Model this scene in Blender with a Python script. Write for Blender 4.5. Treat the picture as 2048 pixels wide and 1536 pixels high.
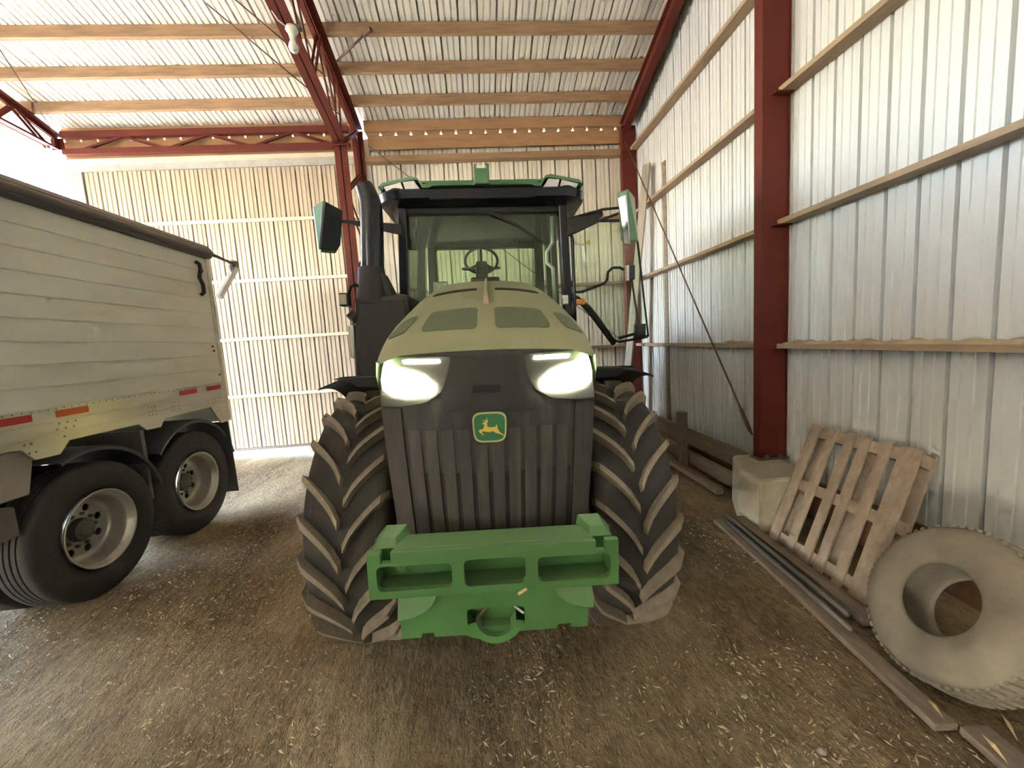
import bpy, math, random
from mathutils import Vector, Matrix, noise
from mathutils.geometry import tessellate_polygon

random.seed(7)
for _o in list(bpy.data.objects):
    bpy.data.objects.remove(_o)
SC = bpy.context.scene
COL = SC.collection
R = math.radians

# ------------------------------------------------------------------ camera
cam_data = bpy.data.cameras.new('camera')
cam = bpy.data.objects.new('camera', cam_data)
COL.objects.link(cam)
YAW, PITCH, ROLL, F_PX, CAM_H = 0.0720, 0.10716, 0.06236, 800.0, 1.80
_f = Vector((math.sin(YAW) * math.cos(PITCH), math.cos(YAW) * math.cos(PITCH), -math.sin(PITCH)))
_r = Vector((math.cos(YAW), -math.sin(YAW), 0))
_d = _f.cross(_r)
_x = math.cos(ROLL) * _r + math.sin(ROLL) * _d
_y = -(-math.sin(ROLL) * _r + math.cos(ROLL) * _d)
cam.matrix_world = Matrix(((_x.x, _y.x, -_f.x, 0), (_x.y, _y.y, -_f.y, 0), (_x.z, _y.z, -_f.z, CAM_H), (0, 0, 0, 1)))
cam_data.sensor_width = 36.0
cam_data.lens = 36.0 * F_PX / 2048.0
cam_data.clip_start = 0.05
cam_data.clip_end = 500
SC.camera = cam

# ------------------------------------------------------------------ world, sun, exposure
world = bpy.data.worlds.new('sky')
SC.world = world
world.use_nodes = True
wn = world.node_tree
wn.nodes.clear()
sky = wn.nodes.new('ShaderNodeTexSky')
sky.sky_type = 'NISHITA'
sky.sun_disc = False
sky.sun_elevation = R(48)
sky.sun_rotation = R(205)
sky.dust_density = 2.0
bg = wn.nodes.new('ShaderNodeBackground')
bg.inputs['Strength'].default_value = 2.3
wo = wn.nodes.new('ShaderNodeOutputWorld')
wn.links.new(sky.outputs[0], bg.inputs['Color'])
wn.links.new(bg.outputs[0], wo.inputs['Surface'])

sun_data = bpy.data.lights.new('sun', 'SUN')
sun_data.energy = 5.0
sun_data.angle = R(0.6)
sun_data.color = (1.0, 0.96, 0.90)
sun = bpy.data.objects.new('sun', sun_data)
COL.objects.link(sun)
# shines from the front side, over the viewer's left shoulder, onto the roof and the yard
sun.rotation_euler = Vector((0.30, 0.70, -0.65)).to_track_quat('-Z', 'Y').to_euler()
sun.location = (-20, -30, 40)

SC.view_settings.view_transform = 'Standard'
SC.view_settings.look = 'None'
SC.view_settings.gamma = 1.0
SC.view_settings.use_curve_mapping = False
SC.view_settings.exposure = 2.78
SC.cycles.max_bounces = 6
SC.cycles.diffuse_bounces = 4
SC.cycles.glossy_bounces = 3
SC.cycles.transmission_bounces = 4
SC.cycles.use_adaptive_sampling = True
SC.cycles.adaptive_threshold = 0.10
SC.cycles.adaptive_min_samples = 24
SC.cycles.transparent_max_bounces = 12
SC.cycles.sample_clamp_indirect = 8.0
SC.cycles.caustics_reflective = False
SC.cycles.caustics_refractive = False

# ------------------------------------------------------------------ materials
MATS = {}
def mat(name, col, rough=0.6, metal=0.0, var=0.12, scale=6.0, bump=0.0, bscale=40.0, dust=None, dustamt=0.6,
        coat=0.0, stretch=None, emit=None, estr=0.0, spec=0.5, alpha=None, stain=None, stainscale=1.5, stainamt=0.5):
    m = bpy.data.materials.new(name)
    m.use_nodes = True
    nt = m.node_tree
    b = nt.nodes['Principled BSDF']
    b.inputs['Roughness'].default_value = rough
    b.inputs['Metallic'].default_value = metal
    b.inputs['Specular IOR Level'].default_value = spec
    b.inputs['Coat Weight'].default_value = coat
    tc = nt.nodes.new('ShaderNodeTexCoord')
    mp = nt.nodes.new('ShaderNodeMapping')
    if stretch: mp.inputs['Scale'].default_value = stretch
    nt.links.new(tc.outputs['Object'], mp.inputs['Vector'])
    n = nt.nodes.new('ShaderNodeTexNoise')
    n.inputs['Scale'].default_value = scale
    n.inputs['Detail'].default_value = 3
    n.inputs['Roughness'].default_value = 0.6
    nt.links.new(mp.outputs[0], n.inputs['Vector'])
    rmp = nt.nodes.new('ShaderNodeMapRange')
    rmp.inputs['From Min'].default_value = 0.25; rmp.inputs['From Max'].default_value = 0.75
    rmp.inputs['To Min'].default_value = 1 - var; rmp.inputs['To Max'].default_value = 1 + var
    nt.links.new(n.outputs['Fac'], rmp.inputs['Value'])
    mul = nt.nodes.new('ShaderNodeVectorMath'); mul.operation = 'SCALE'
    mul.inputs[0].default_value = col[:3]
    nt.links.new(rmp.outputs[0], mul.inputs['Scale'])
    out = mul.outputs[0]
    def blend(fac, c2, src):
        mx = nt.nodes.new('ShaderNodeMix'); mx.data_type = 'RGBA'
        nt.links.new(fac, mx.inputs['Factor']); nt.links.new(src, mx.inputs[6])
        mx.inputs[7].default_value = (*c2, 1)
        return mx.outputs[2]
    if stain:
        n2 = nt.nodes.new('ShaderNodeTexNoise'); n2.inputs['Scale'].default_value = stainscale; n2.inputs['Detail'].default_value = 4
        nt.links.new(mp.outputs[0], n2.inputs['Vector'])
        r2 = nt.nodes.new('ShaderNodeMapRange'); r2.inputs['From Min'].default_value = 0.48; r2.inputs['From Max'].default_value = 0.72
        r2.inputs['To Max'].default_value = stainamt
        nt.links.new(n2.outputs['Fac'], r2.inputs['Value'])
        out = blend(r2.outputs[0], stain, out)
    if dust:   # settled dust lies on surfaces that face up
        ge = nt.nodes.new('ShaderNodeNewGeometry')
        sx = nt.nodes.new('ShaderNodeSeparateXYZ'); nt.links.new(ge.outputs['Normal'], sx.inputs[0])
        n3 = nt.nodes.new('ShaderNodeTexNoise'); n3.inputs['Scale'].default_value = 9; n3.inputs['Detail'].default_value = 3
        nt.links.new(tc.outputs['Object'], n3.inputs['Vector'])
        ad = nt.nodes.new('ShaderNodeMath'); ad.operation = 'MULTIPLY_ADD'; ad.inputs[1].default_value = 0.7
        nt.links.new(n3.outputs['Fac'], ad.inputs[0]); nt.links.new(sx.outputs[2], ad.inputs[2])
        r3 = nt.nodes.new('ShaderNodeMapRange'); r3.inputs['From Min'].default_value = 0.15; r3.inputs['From Max'].default_value = 1.1
        r3.inputs['To Min'].default_value = dustamt * 0.3; r3.inputs['To Max'].default_value = dustamt
        nt.links.new(ad.outputs[0], r3.inputs['Value'])
        out = blend(r3.outputs[0], dust, out)
    nt.links.new(out, b.inputs['Base Color'])
    if bump:
        nb = nt.nodes.new('ShaderNodeTexNoise'); nb.inputs['Scale'].default_value = bscale; nb.inputs['Detail'].default_value = 2
        nt.links.new(mp.outputs[0], nb.inputs['Vector'])
        bp = nt.nodes.new('ShaderNodeBump'); bp.inputs['Strength'].default_value = bump; bp.inputs['Distance'].default_value = 0.01
        nt.links.new(nb.outputs['Fac'], bp.inputs['Height'])
        nt.links.new(bp.outputs[0], b.inputs['Normal'])
    if emit:
        b.inputs['Emission Color'].default_value = (*emit, 1)
        b.inputs['Emission Strength'].default_value = estr
    MATS[name] = m
    return m

TAN = (0.30, 0.235, 0.165)
mat('wall_sheet', (0.78, 0.73, 0.62), 0.33, var=0.05, scale=2.0, stretch=(3, 3, 0.4), stain=(0.48, 0.40, 0.30), stainscale=1.2, stainamt=0.35)
mat('gable_sheet', (0.68, 0.68, 0.655), 0.30, var=0.04, scale=2.0, stretch=(3, 3, 0.4), stain=(0.55, 0.49, 0.38), stainscale=1.1, stainamt=0.25)
mat('roof_sheet', (0.87, 0.82, 0.71), 0.38, var=0.05, scale=2.0, stain=(0.55, 0.47, 0.38), stainscale=1.0, stainamt=0.3)
mat('door_sheet', (0.54, 0.45, 0.335), 0.4, var=0.06, scale=2.0, stretch=(3, 3, 0.4), stain=(0.40, 0.31, 0.22), stainscale=1.2, stainamt=0.35)
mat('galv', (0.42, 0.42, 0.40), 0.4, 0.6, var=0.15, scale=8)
mat('door_rail', (0.66, 0.58, 0.45), 0.5, var=0.1, scale=4)
mat('lumber', (0.35, 0.215, 0.115), 0.75, var=0.28, scale=5, stretch=(0.6, 6, 6), bump=0.2, bscale=30)
mat('lumber_y', (0.36, 0.24, 0.14), 0.75, var=0.28, scale=5, stretch=(6, 0.6, 6), bump=0.2, bscale=30, stain=(0.30, 0.20, 0.13), stainamt=0.5, dust=(0.42, 0.34, 0.25), dustamt=0.5)
mat('plywood', (0.42, 0.235, 0.11), 0.7, var=0.25, scale=3, stretch=(0.7, 4, 4), stain=(0.32, 0.16, 0.07), stainamt=0.5)
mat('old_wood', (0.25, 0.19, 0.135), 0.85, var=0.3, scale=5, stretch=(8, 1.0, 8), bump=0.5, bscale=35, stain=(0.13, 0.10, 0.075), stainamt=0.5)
mat('grey_wood', (0.33, 0.28, 0.23), 0.85, var=0.25, scale=5, stretch=(8, 8, 0.7), bump=0.3, bscale=30)
mat('pallet_wood', (0.43, 0.335, 0.24), 0.85, var=0.22, scale=6, stretch=(5, 5, 1.0), bump=0.4, bscale=40, stain=(0.26, 0.195, 0.14), stainamt=0.45)
mat('rot_wood', (0.20, 0.11, 0.06), 0.9, var=0.4, scale=7, bump=0.6, bscale=25)
mat('red_steel', (0.125, 0.022, 0.013), 0.62, spec=0.25, var=0.15, scale=5, stain=(0.095, 0.028, 0.019), stainamt=0.4, bump=0.05)
mat('concrete', (0.55, 0.49, 0.36), 0.9, var=0.12, scale=8, bump=0.25, bscale=50, stain=(0.36, 0.30, 0.21), stainamt=0.5)
mat('rod', (0.16, 0.09, 0.065), 0.6, 0.4, var=0.2)
mat('green', (0.034, 0.165, 0.034), 0.42, var=0.12, scale=5, coat=0.2, dust=(0.26, 0.27, 0.15), dustamt=0.30, stain=(0.06, 0.12, 0.035), stainamt=0.4)
mat('green_hood', (0.085, 0.20, 0.05), 0.5, var=0.07, scale=3, dust=(0.37, 0.345, 0.205), dustamt=0.85)
mat('screen', (0.055, 0.10, 0.04), 0.7, var=0.12, scale=60, dust=(0.20, 0.21, 0.12), dustamt=0.55)
mat('roof_green', (0.03, 0.14, 0.04), 0.35, var=0.08, scale=4, coat=0.3, dust=(0.22, 0.24, 0.15), dustamt=0.4)
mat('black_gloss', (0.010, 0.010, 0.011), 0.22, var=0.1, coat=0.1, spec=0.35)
mat('black_plastic', (0.014, 0.013, 0.012), 0.5, var=0.15, dust=(0.14, 0.115, 0.085), dustamt=0.2, spec=0.35)
mat('grille_black', (0.029, 0.025, 0.019), 0.62, var=0.2, scale=9, stretch=(6, 6, 1), stain=(0.075, 0.062, 0.046), stainscale=2.5, stainamt=0.7)
mat('slat_black', (0.042, 0.036, 0.028), 0.62, var=0.2, scale=9, stretch=(6, 6, 1), stain=(0.095, 0.08, 0.06), stainscale=2.5, stainamt=0.6)
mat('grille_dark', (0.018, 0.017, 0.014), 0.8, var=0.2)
mat('rubber', (0.038, 0.033, 0.026), 0.82, var=0.25, scale=10, bump=0.2, bscale=60, stain=(0.075, 0.058, 0.042), stainamt=0.6)
mat('lug_rubber', (0.235, 0.19, 0.135), 0.9, var=0.2, scale=14, bump=0.2, bscale=70, stain=(0.14, 0.112, 0.08), stainscale=6, stainamt=0.5)
mat('truck_rubber', (0.030, 0.026, 0.021), 0.75, var=0.25, scale=6, stain=(0.06, 0.05, 0.04), stainamt=0.6)
mat('truck_tread', (0.12, 0.105, 0.085), 0.85, var=0.25, scale=9, bump=0.2)
mat('old_rubber', (0.30, 0.255, 0.185), 0.92, var=0.22, scale=6, bump=0.4, bscale=30, stain=(0.15, 0.125, 0.095), stainscale=3, stainamt=0.8)
mat('rim_alu', (0.52, 0.49, 0.43), 0.36, 0.55, var=0.12, scale=8, stain=(0.30, 0.26, 0.20), stainamt=0.5)
mat('rim_yellow', (0.50, 0.36, 0.03), 0.5, var=0.1, dust=TAN, dustamt=0.4)
mat('trailer_white', (0.70, 0.68, 0.57), 0.35, var=0.05, scale=2, stretch=(1, 1, 3), coat=0.15, stain=(0.54, 0.50, 0.38), stainscale=1.2, stainamt=0.5)
mat('trailer_rail', (0.62, 0.58, 0.48), 0.25, 0.35, var=0.08, scale=3, stretch=(1, 0.6, 3), stain=(0.45, 0.39, 0.28), stainscale=2, stainamt=0.5)
mat('tarp', (0.022, 0.024, 0.032), 0.5, var=0.2, scale=4, dust=(0.24, 0.18, 0.14), dustamt=0.8)
mat('tape_red', (0.42, 0.02, 0.03), 0.35, var=0.08)
mat('tape_orange', (0.55, 0.075, 0.02), 0.3, var=0.08)
mat('tape_white', (0.62, 0.58, 0.50), 0.35, var=0.05)
mat('rivet', (0.22, 0.20, 0.17), 0.45, 0.5, var=0.2)
mat('alu', (0.68, 0.67, 0.66), 0.38, 0.5, var=0.1)
mat('fender_black', (0.045, 0.047, 0.05), 0.45, var=0.15, scale=5, stain=(0.10, 0.085, 0.07), stainamt=0.4)
mat('chute_paint', (0.42, 0.37, 0.32), 0.6, var=0.15, scale=4, stain=(0.25, 0.20, 0.16), stainamt=0.5)
mat('steel_grey', (0.16, 0.145, 0.125), 0.55, 0.3, var=0.2, stain=(0.11, 0.09, 0.07), stainamt=0.5)
mat('headliner', (0.17, 0.155, 0.12), 0.9, var=0.1)
mat('lamp_grey', (0.55, 0.53, 0.50), 0.15, 0.6, var=0.1)
mat('amber', (0.75, 0.26, 0.03), 0.2, var=0.05)
mat('work_lens', (0.45, 0.40, 0.28), 0.25, var=0.1)
mat('mirror_glass', (0.55, 0.60, 0.66), 0.06, 1.0, var=0.02)
mat('badge_green', (0.03, 0.155, 0.055), 0.35, var=0.05)
mat('badge_yellow', (0.66, 0.44, 0.07), 0.4, var=0.05)
mat('badge_rim', (0.42, 0.43, 0.18), 0.4, var=0.05)
mat('decal_white', (0.75, 0.75, 0.70), 0.5, var=0.05)
mat('decal_yellow', (0.75, 0.60, 0.03), 0.5, var=0.05)
mat('porcelain', (0.75, 0.72, 0.64), 0.4, var=0.06)
mat('bulb_glass', (0.85, 0.83, 0.76), 0.15, var=0.02)
mat('straw', (0.42, 0.32, 0.19), 0.85, var=0.45, scale=3)
mat('splinter', (0.52, 0.38, 0.18), 0.8, var=0.2, scale=20)
mat('stone', (0.34, 0.29, 0.23), 0.9, var=0.2, scale=12, bump=0.3)
mat('headlight', (1, 1, 1), 0.3, emit=(1.0, 0.97, 0.86), estr=10.0)
mat('daylamp', (1, 1, 1), 0.3, emit=(1.0, 0.98, 0.92), estr=3.0)
mat('lens_cover', (0.07, 0.07, 0.05), 0.25, 0.1, var=0.15, scale=10, coat=0.6)
mat('outside_dirt', (0.42, 0.38, 0.31), 0.95, var=0.15, scale=0.6)

def glass_mat(name, tint, trans=0.80, rough=0.03):
    m = bpy.data.materials.new(name); m.use_nodes = True
    nt = m.node_tree; nt.nodes.clear()
    o = nt.nodes.new('ShaderNodeOutputMaterial')
    t = nt.nodes.new('ShaderNodeBsdfTransparent'); t.inputs[0].default_value = (*tint, 1)
    g = nt.nodes.new('ShaderNodeBsdfGlossy'); g.inputs['Roughness'].default_value = rough; g.inputs[0].default_value = (0.9, 1.0, 0.92, 1)
    d = nt.nodes.new('ShaderNodeBsdfDiffuse'); d.inputs[0].default_value = (0.42, 0.40, 0.30, 1)
    n = nt.nodes.new('ShaderNodeTexNoise'); n.inputs['Scale'].default_value = 7; n.inputs['Detail'].default_value = 6
    r = nt.nodes.new('ShaderNodeMapRange'); r.inputs['From Min'].default_value = .4; r.inputs['From Max'].default_value = .8
    r.inputs['To Min'].default_value = 0.008; r.inputs['To Max'].default_value = 0.05
    nt.links.new(n.outputs['Fac'], r.inputs['Value'])
    fr = nt.nodes.new('ShaderNodeFresnel'); fr.inputs['IOR'].default_value = 1.45
    mx = nt.nodes.new('ShaderNodeMixShader'); mx2 = nt.nodes.new('ShaderNodeMixShader')
    nt.links.new(r.outputs[0], mx2.inputs[0]); nt.links.new(t.outputs[0], mx2.inputs[1]); nt.links.new(d.outputs[0], mx2.inputs[2])
    nt.links.new(fr.outputs[0], mx.inputs[0]); nt.links.new(mx2.outputs[0], mx.inputs[1]); nt.links.new(g.outputs[0], mx.inputs[2])
    nt.links.new(mx.outputs[0], o.inputs['Surface'])
    MATS[name] = m
glass_mat('cab_glass', (0.84, 0.90, 0.80))
glass_mat('door_glass', (0.90, 0.95, 0.87))

def floor_mat():
    m = bpy.data.materials.new('dirt_floor'); m.use_nodes = True
    nt = m.node_tree; b = nt.nodes['Principled BSDF']
    b.inputs['Roughness'].default_value = 0.95; b.inputs['Specular IOR Level'].default_value = 0.15
    tc = nt.nodes.new('ShaderNodeTexCoord')
    mpn = nt.nodes.new('ShaderNodeMapping'); mpn.inputs['Scale'].default_value = (1.0, 0.45, 1.0); mpn.inputs['Rotation'].default_value = (0, 0, 0.25)
    nt.links.new(tc.outputs['Object'], mpn.inputs['Vector'])
    def nz(scale, detail=8, rough=.6):
        n = nt.nodes.new('ShaderNodeTexNoise'); n.inputs['Scale'].default_value = scale; n.inputs['Detail'].default_value = detail; n.inputs['Roughness'].default_value = rough
        nt.links.new(mpn.outputs[0], n.inputs['Vector']); return n.outputs['Fac']
    def ramp(src, stops):
        c = nt.nodes.new('ShaderNodeValToRGB'); e = c.color_ramp.elements
        e[0].position, e[0].color = stops[0][0], (*stops[0][1], 1); e[1].position, e[1].color = stops[-1][0], (*stops[-1][1], 1)
        for p, k in stops[1:-1]:
            x = e.new(p); x.color = (*k, 1)
        nt.links.new(src, c.inputs[0]); return c.outputs[0]
    big = ramp(nz(0.9, 4), ((.3, (.115, .080, .043)), (.5, (.27, .195, .108)), (.72, (.43, .325, .19))))
    fine = ramp(nz(28, 5, .75), ((.3, (.55, .55, .55)), (.52, (1, 1, 1)), (.72, (1.5, 1.45, 1.35))))
    mx = nt.nodes.new('ShaderNodeMix'); mx.data_type = 'RGBA'; mx.blend_type = 'MULTIPLY'; mx.inputs['Factor'].default_value = 0.8
    nt.links.new(big, mx.inputs[6]); nt.links.new(fine, mx.inputs[7])
    v = nt.nodes.new('ShaderNodeTexVoronoi'); v.inputs['Scale'].default_value = 34
    nt.links.new(tc.outputs['Object'], v.inputs['Vector'])
    chip = ramp(v.outputs['Distance'], ((.10, (1, 1, 1)), (.22, (0, 0, 0))))
    patch = ramp(nz(1.7, 4), ((.44, (0, 0, 0)), (.60, (.85, .85, .85))))
    ml = nt.nodes.new('ShaderNodeMath'); ml.operation = 'MULTIPLY'
    nt.links.new(chip, ml.inputs[0]); nt.links.new(patch, ml.inputs[1])
    mx2 = nt.nodes.new('ShaderNodeMix'); mx2.data_type = 'RGBA'; mx2.inputs[7].default_value = (.46, .37, .255, 1)
    nt.links.new(ml.outputs[0], mx2.inputs['Factor']); nt.links.new(mx.outputs[2], mx2.inputs[6])
    nt.links.new(mx2.outputs[2], b.inputs['Base Color'])
    bp = nt.nodes.new('ShaderNodeBump'); bp.inputs['Strength'].default_value = 1.0; bp.inputs['Distance'].default_value = 0.05
    nt.links.new(nz(16, 5, .75), bp.inputs['Height']); nt.links.new(bp.outputs[0], b.inputs['Normal'])
    MATS['dirt_floor'] = m
floor_mat()

# ------------------------------------------------------------------ mesh helpers
class G:
    def __init__(s): s.v = []; s.f = []
    def add(s, vs, fs):
        k = len(s.v); s.v += [tuple(p) for p in vs]; s.f += [tuple(i + k for i in f) for f in fs]; return s
    def hexa(s, p):   # p: 4 bottom ccw, 4 top ccw
        return s.add(p, [(3, 2, 1, 0), (4, 5, 6, 7), (0, 1, 5, 4), (1, 2, 6, 5), (2, 3, 7, 6), (3, 0, 4, 7)])
    def box(s, x0, x1, y0, y1, z0, z1):
        return s.hexa([(x0, y0, z0), (x1, y0, z0), (x1, y1, z0), (x0, y1, z0), (x0, y0, z1), (x1, y0, z1), (x1, y1, z1), (x0, y1, z1)])
    def bar(s, a, b, w, h, up=(0, 0, 1)):    # rectangular bar from a to b; w across, h along up
        a, b = Vector(a), Vector(b); d = (b - a).normalized(); u = Vector(up)
        sd = d.cross(u)
        if sd.length < 1e-4: sd = d.cross(Vector((0, 1, 0)))
        sd.normalize(); u = sd.cross(d).normalized()
        o = [sd * (i * w / 2) + u * (j * h / 2) for i, j in ((-1, -1), (1, -1), (1, 1), (-1, 1))]
        return s.add([a + q for q in o] + [b + q for q in o], [(0, 1, 2, 3), (7, 6, 5, 4), (0, 4, 5, 1), (1, 5, 6, 2), (2, 6, 7, 3), (3, 7, 4, 0)])
    def tube(s, pts, r, n=10, caps=True):
        pts = [Vector(p) for p in pts]; rr = r if isinstance(r, (list, tuple)) else [r] * len(pts)
        vs = []; fs = []; prev = None
        for i, p in enumerate(pts):
            d = (pts[min(i + 1, len(pts) - 1)] - pts[max(i - 1, 0)]).normalized()
            if prev is None:
                a = d.cross(Vector((0, 0, 1)))
                if a.length < 1e-3: a = d.cross(Vector((1, 0, 0)))
            else: a = prev - d * prev.dot(d)
            a.normalize(); b = d.cross(a); prev = a
            for k in range(n):
                t = 2 * math.pi * k / n; vs.append(p + (a * math.cos(t) + b * math.sin(t)) * rr[i])
        for i in range(len(pts) - 1):
            for k in range(n):
                q = (k + 1) % n; fs.append((i * n + k, i * n + q, (i + 1) * n + q, (i + 1) * n + k))
        if caps:
            fs.append(tuple(range(n - 1, -1, -1))); fs.append(tuple(range((len(pts) - 1) * n, len(pts) * n)))
        return s.add(vs, fs)
    def lathe(s, prof, n=32, axis='x', c=(0, 0, 0), closed=False, arc=None):   # prof: (a along axis, r)
        vs = []; fs = []; m = len(prof); t0, t1 = arc or (0, 2 * math.pi)
        cnt = n if arc is None else n + 1
        for k in range(cnt):
            t = t0 + (t1 - t0) * k / n; cs, sn = math.cos(t), math.sin(t)
            for a, r in prof:
                p = {'x': (a, r * cs, r * sn), 'y': (r * cs, a, r * sn), 'z': (r * cs, r * sn, a)}[axis]
                vs.append((p[0] + c[0], p[1] + c[1], p[2] + c[2]))
        for k in range(n):
            q = (k + 1) % cnt
            for j in range(m if closed else m - 1):
                jj = (j + 1) % m; fs.append((k * m + j, k * m + jj, q * m + jj, q * m + j))
        return s.add(vs, fs)
    def plate(s, outer, holes, fn, d):   # polygon with holes, fn(u,w,depth)->point, thickness 0..d
        loops = [outer] + list(holes)
        tri = tessellate_polygon([[Vector((u, w, 0)) for u, w in lp] for lp in loops])
        flat = [p for lp in loops for p in lp]; n = len(flat)
        vs = [fn(u, w, 0) for u, w in flat] + [fn(u, w, d) for u, w in flat]
        fs = [tuple(t) for t in tri] + [tuple(i + n for i in reversed(t)) for t in tri]
        k = 0
        for lp in loops:
            m = len(lp)
            for i in range(m):
                a, b = k + i, k + (i + 1) % m; fs.append((a, b, b + n, a + n))
            k += m
        return s.add(vs, fs)
    def grid(s, nu, nv, fn):
        vs = [fn(i / nu, j / nv) for j in range(nv + 1) for i in range(nu + 1)]
        fs = [(j * (nu + 1) + i, j * (nu + 1) + i + 1, (j + 1) * (nu + 1) + i + 1, (j + 1) * (nu + 1) + i) for j in range(nv) for i in range(nu)]
        return s.add(vs, fs)
    def mesh(s, name, m, smooth=False, fix=True):
        me = bpy.data.meshes.new(name); me.from_pydata(s.v, [], s.f)
        me.materials.append(MATS[m])
        if fix:
            import bmesh
            bm = bmesh.new(); bm.from_mesh(me); bmesh.ops.recalc_face_normals(bm, faces=bm.faces); bm.to_mesh(me); bm.free()
        if smooth:
            me.polygons.foreach_set('use_smooth', [True] * len(me.polygons))
        me.update(); return me
    def build(s, name, m, parent=None, smooth=False, bevel=0.0, fix=True, angle=None, seg=2):
        o = bpy.data.objects.new(name, s.mesh(name, m, smooth, fix)); COL.objects.link(o)
        if parent: o.parent = parent
        if bevel:
            b = o.modifiers.new('bevel', 'BEVEL'); b.width = bevel; b.segments = seg; b.limit_method = 'ANGLE'; b.angle_limit = R(35)
        if smooth and angle:
            es = o.modifiers.new('edges', 'EDGE_SPLIT'); es.split_angle = R(angle)
        return o

def inst(me, name, parent=None, loc=(0, 0, 0), rot=(0, 0, 0), scale=(1, 1, 1)):
    o = bpy.data.objects.new(name, me); COL.objects.link(o); o.parent = parent
    o.location = loc; o.rotation_euler = rot; o.scale = scale
    return o
def empty(name, loc=(0, 0, 0), rot=(0, 0, 0)):
    o = bpy.data.objects.new(name, None); COL.objects.link(o); o.location = loc; o.rotation_euler = rot
    o.empty_display_size = 0.2; return o
def tag(o, label, cat, group=None):
    o['label'] = label; o['category'] = cat; o['kind'] = 'thing'
    if group: o['group'] = group
    return o
def struct(o, label=None):
    o['kind'] = 'structure'
    if label: o['label'] = label
    return o
def stuff(o):
    o['kind'] = 'stuff'; return o
def rrect(x0, x1, y0, y1, r, n=4):
    out = []
    for cx, cy, a in ((x1 - r, y1 - r, 0), (x0 + r, y1 - r, 90), (x0 + r, y0 + r, 180), (x1 - r, y0 + r, 270)):
        for i in range(n + 1):
            t = R(a + 90 * i / n); out.append((cx + r * math.cos(t), cy + r * math.sin(t)))
    return out
XZ = lambda u, w, d: (u, d, w)

# ------------------------------------------------------------------ the building
YB = 7.40            # back wall
XR = 2.97            # right (gable) wall
SL = 0.30            # roof slope
XL = -11.3           # far left end of the shed
def zp(y): return 5.47 + SL * (YB - y)      # underside of purlins
def zs(y): return zp(y) + 0.145             # underside of roof sheets
RIDGE_Y = -0.6

# dirt floor
def floor_h(x, y):
    h = 0.030 * noise.noise(Vector((x * 0.55, y * 0.55, 1.3))) + 0.016 * noise.noise(Vector((x * 2.1, y * 2.1, 4.1)))
    h += 0.008 * noise.noise(Vector((x * 7.0, y * 7.0, 9.1)))
    return h - 0.012
g = G()
NX, NY = 220, 190
g.grid(NX, NY, lambda u, v: (lambda x, y: (x, y, floor_h(x, y)))(-8.0 + 11.1 * u, -1.2 + 8.9 * v))
floor = struct(g.build('floor', 'dirt_floor', smooth=True, fix=False), 'trodden brown dirt floor littered with straw and chaff')
g = G()
g.box(-40, -8.0, -40, 60, -0.30, -0.015); g.box(3.1, 40, -40, 60, -0.30, -0.015); g.box(-8.0, 3.1, 7.7, 60, -0.30, -0.015); g.box(-8.0, 3.1, -40, -1.2, -0.30, -0.015)
struct(g.build('yard_ground', 'outside_dirt'), 'pale sunlit yard outside the shed')

def rib_profile(w, pitch, major=(0.028, 0.062), minor=(0.024, 0.014), nminor=2):
    pts = [(0, 0)]; n = max(1, round(w / pitch)); p = w / n
    for i in range(n):
        b = i * p
        items = [(b + p * 0.12, major)] + [(b + p * (0.12 + (k + 1) / (nminor + 1)), minor) for k in range(nminor)]
        for c, (wd, dp) in items:
            pts += [(c - wd * .5, 0), (c - wd * .36, dp), (c + wd * .36, dp), (c + wd * .5, 0)]
    pts.append((w, 0)); return pts
def sheet_mesh(name, m, w, length, pitch, nminor=2, **kw):
    """ribbed steel sheet: u along X, ribs pushed out to +Y, length along Z; a closed 2 mm skin"""
    pr = rib_profile(w, pitch, nminor=nminor, **kw); t = 0.002; n = len(pr)
    vs = [(u, o, 0) for u, o in pr] + [(u, o, length) for u, o in pr] + [(u, o + t, 0) for u, o in pr] + [(u, o + t, length) for u, o in pr]
    fs = []
    for i in range(n - 1):
        fs += [(i, i + 1, n + i + 1, n + i), (2 * n + i + 1, 2 * n + i, 3 * n + i, 3 * n + i + 1)]
        fs += [(2 * n + i, 2 * n + i + 1, i + 1, i), (n + i, n + i + 1, 3 * n + i + 1, 3 * n + i)]
    return G().add(vs, fs).mesh(name, m, fix=False)

# back wall of the tractor bay
wall_back = struct(G().box(-1.90, 3.02, YB + 0.10, YB + 0.115, 0.0, 0.12).build('wall_back', 'galv'), 'ribbed cream steel wall behind the tractor')
me = sheet_mesh('panel', 'wall_sheet', 0.985, 5.36, 0.25)
for i in range(5):
    inst(me, 'panel', wall_back, (-1.93 + i * 0.985, YB + 0.02, 0.03))
for z in (1.57, 2.72, 3.87, 4.95):
    G().box(-1.72, 2.72, YB - 0.125, YB + 0.015, z, z + (0.10 if z > 4.9 else 0.045)).build('girt', 'lumber', wall_back, bevel=0.003)
g = G().box(-1.66, 1.2, YB - 0.06, YB - 0.03, 5.17, 5.395); g2 = G().box(1.2, 2.72, YB - 0.06, YB - 0.03, 5.17, 5.395)
g.build('fascia_board', 'plywood', wall_back, bevel=0.003); g2.build('fascia_board', 'plywood', wall_back, bevel=0.003)
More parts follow.
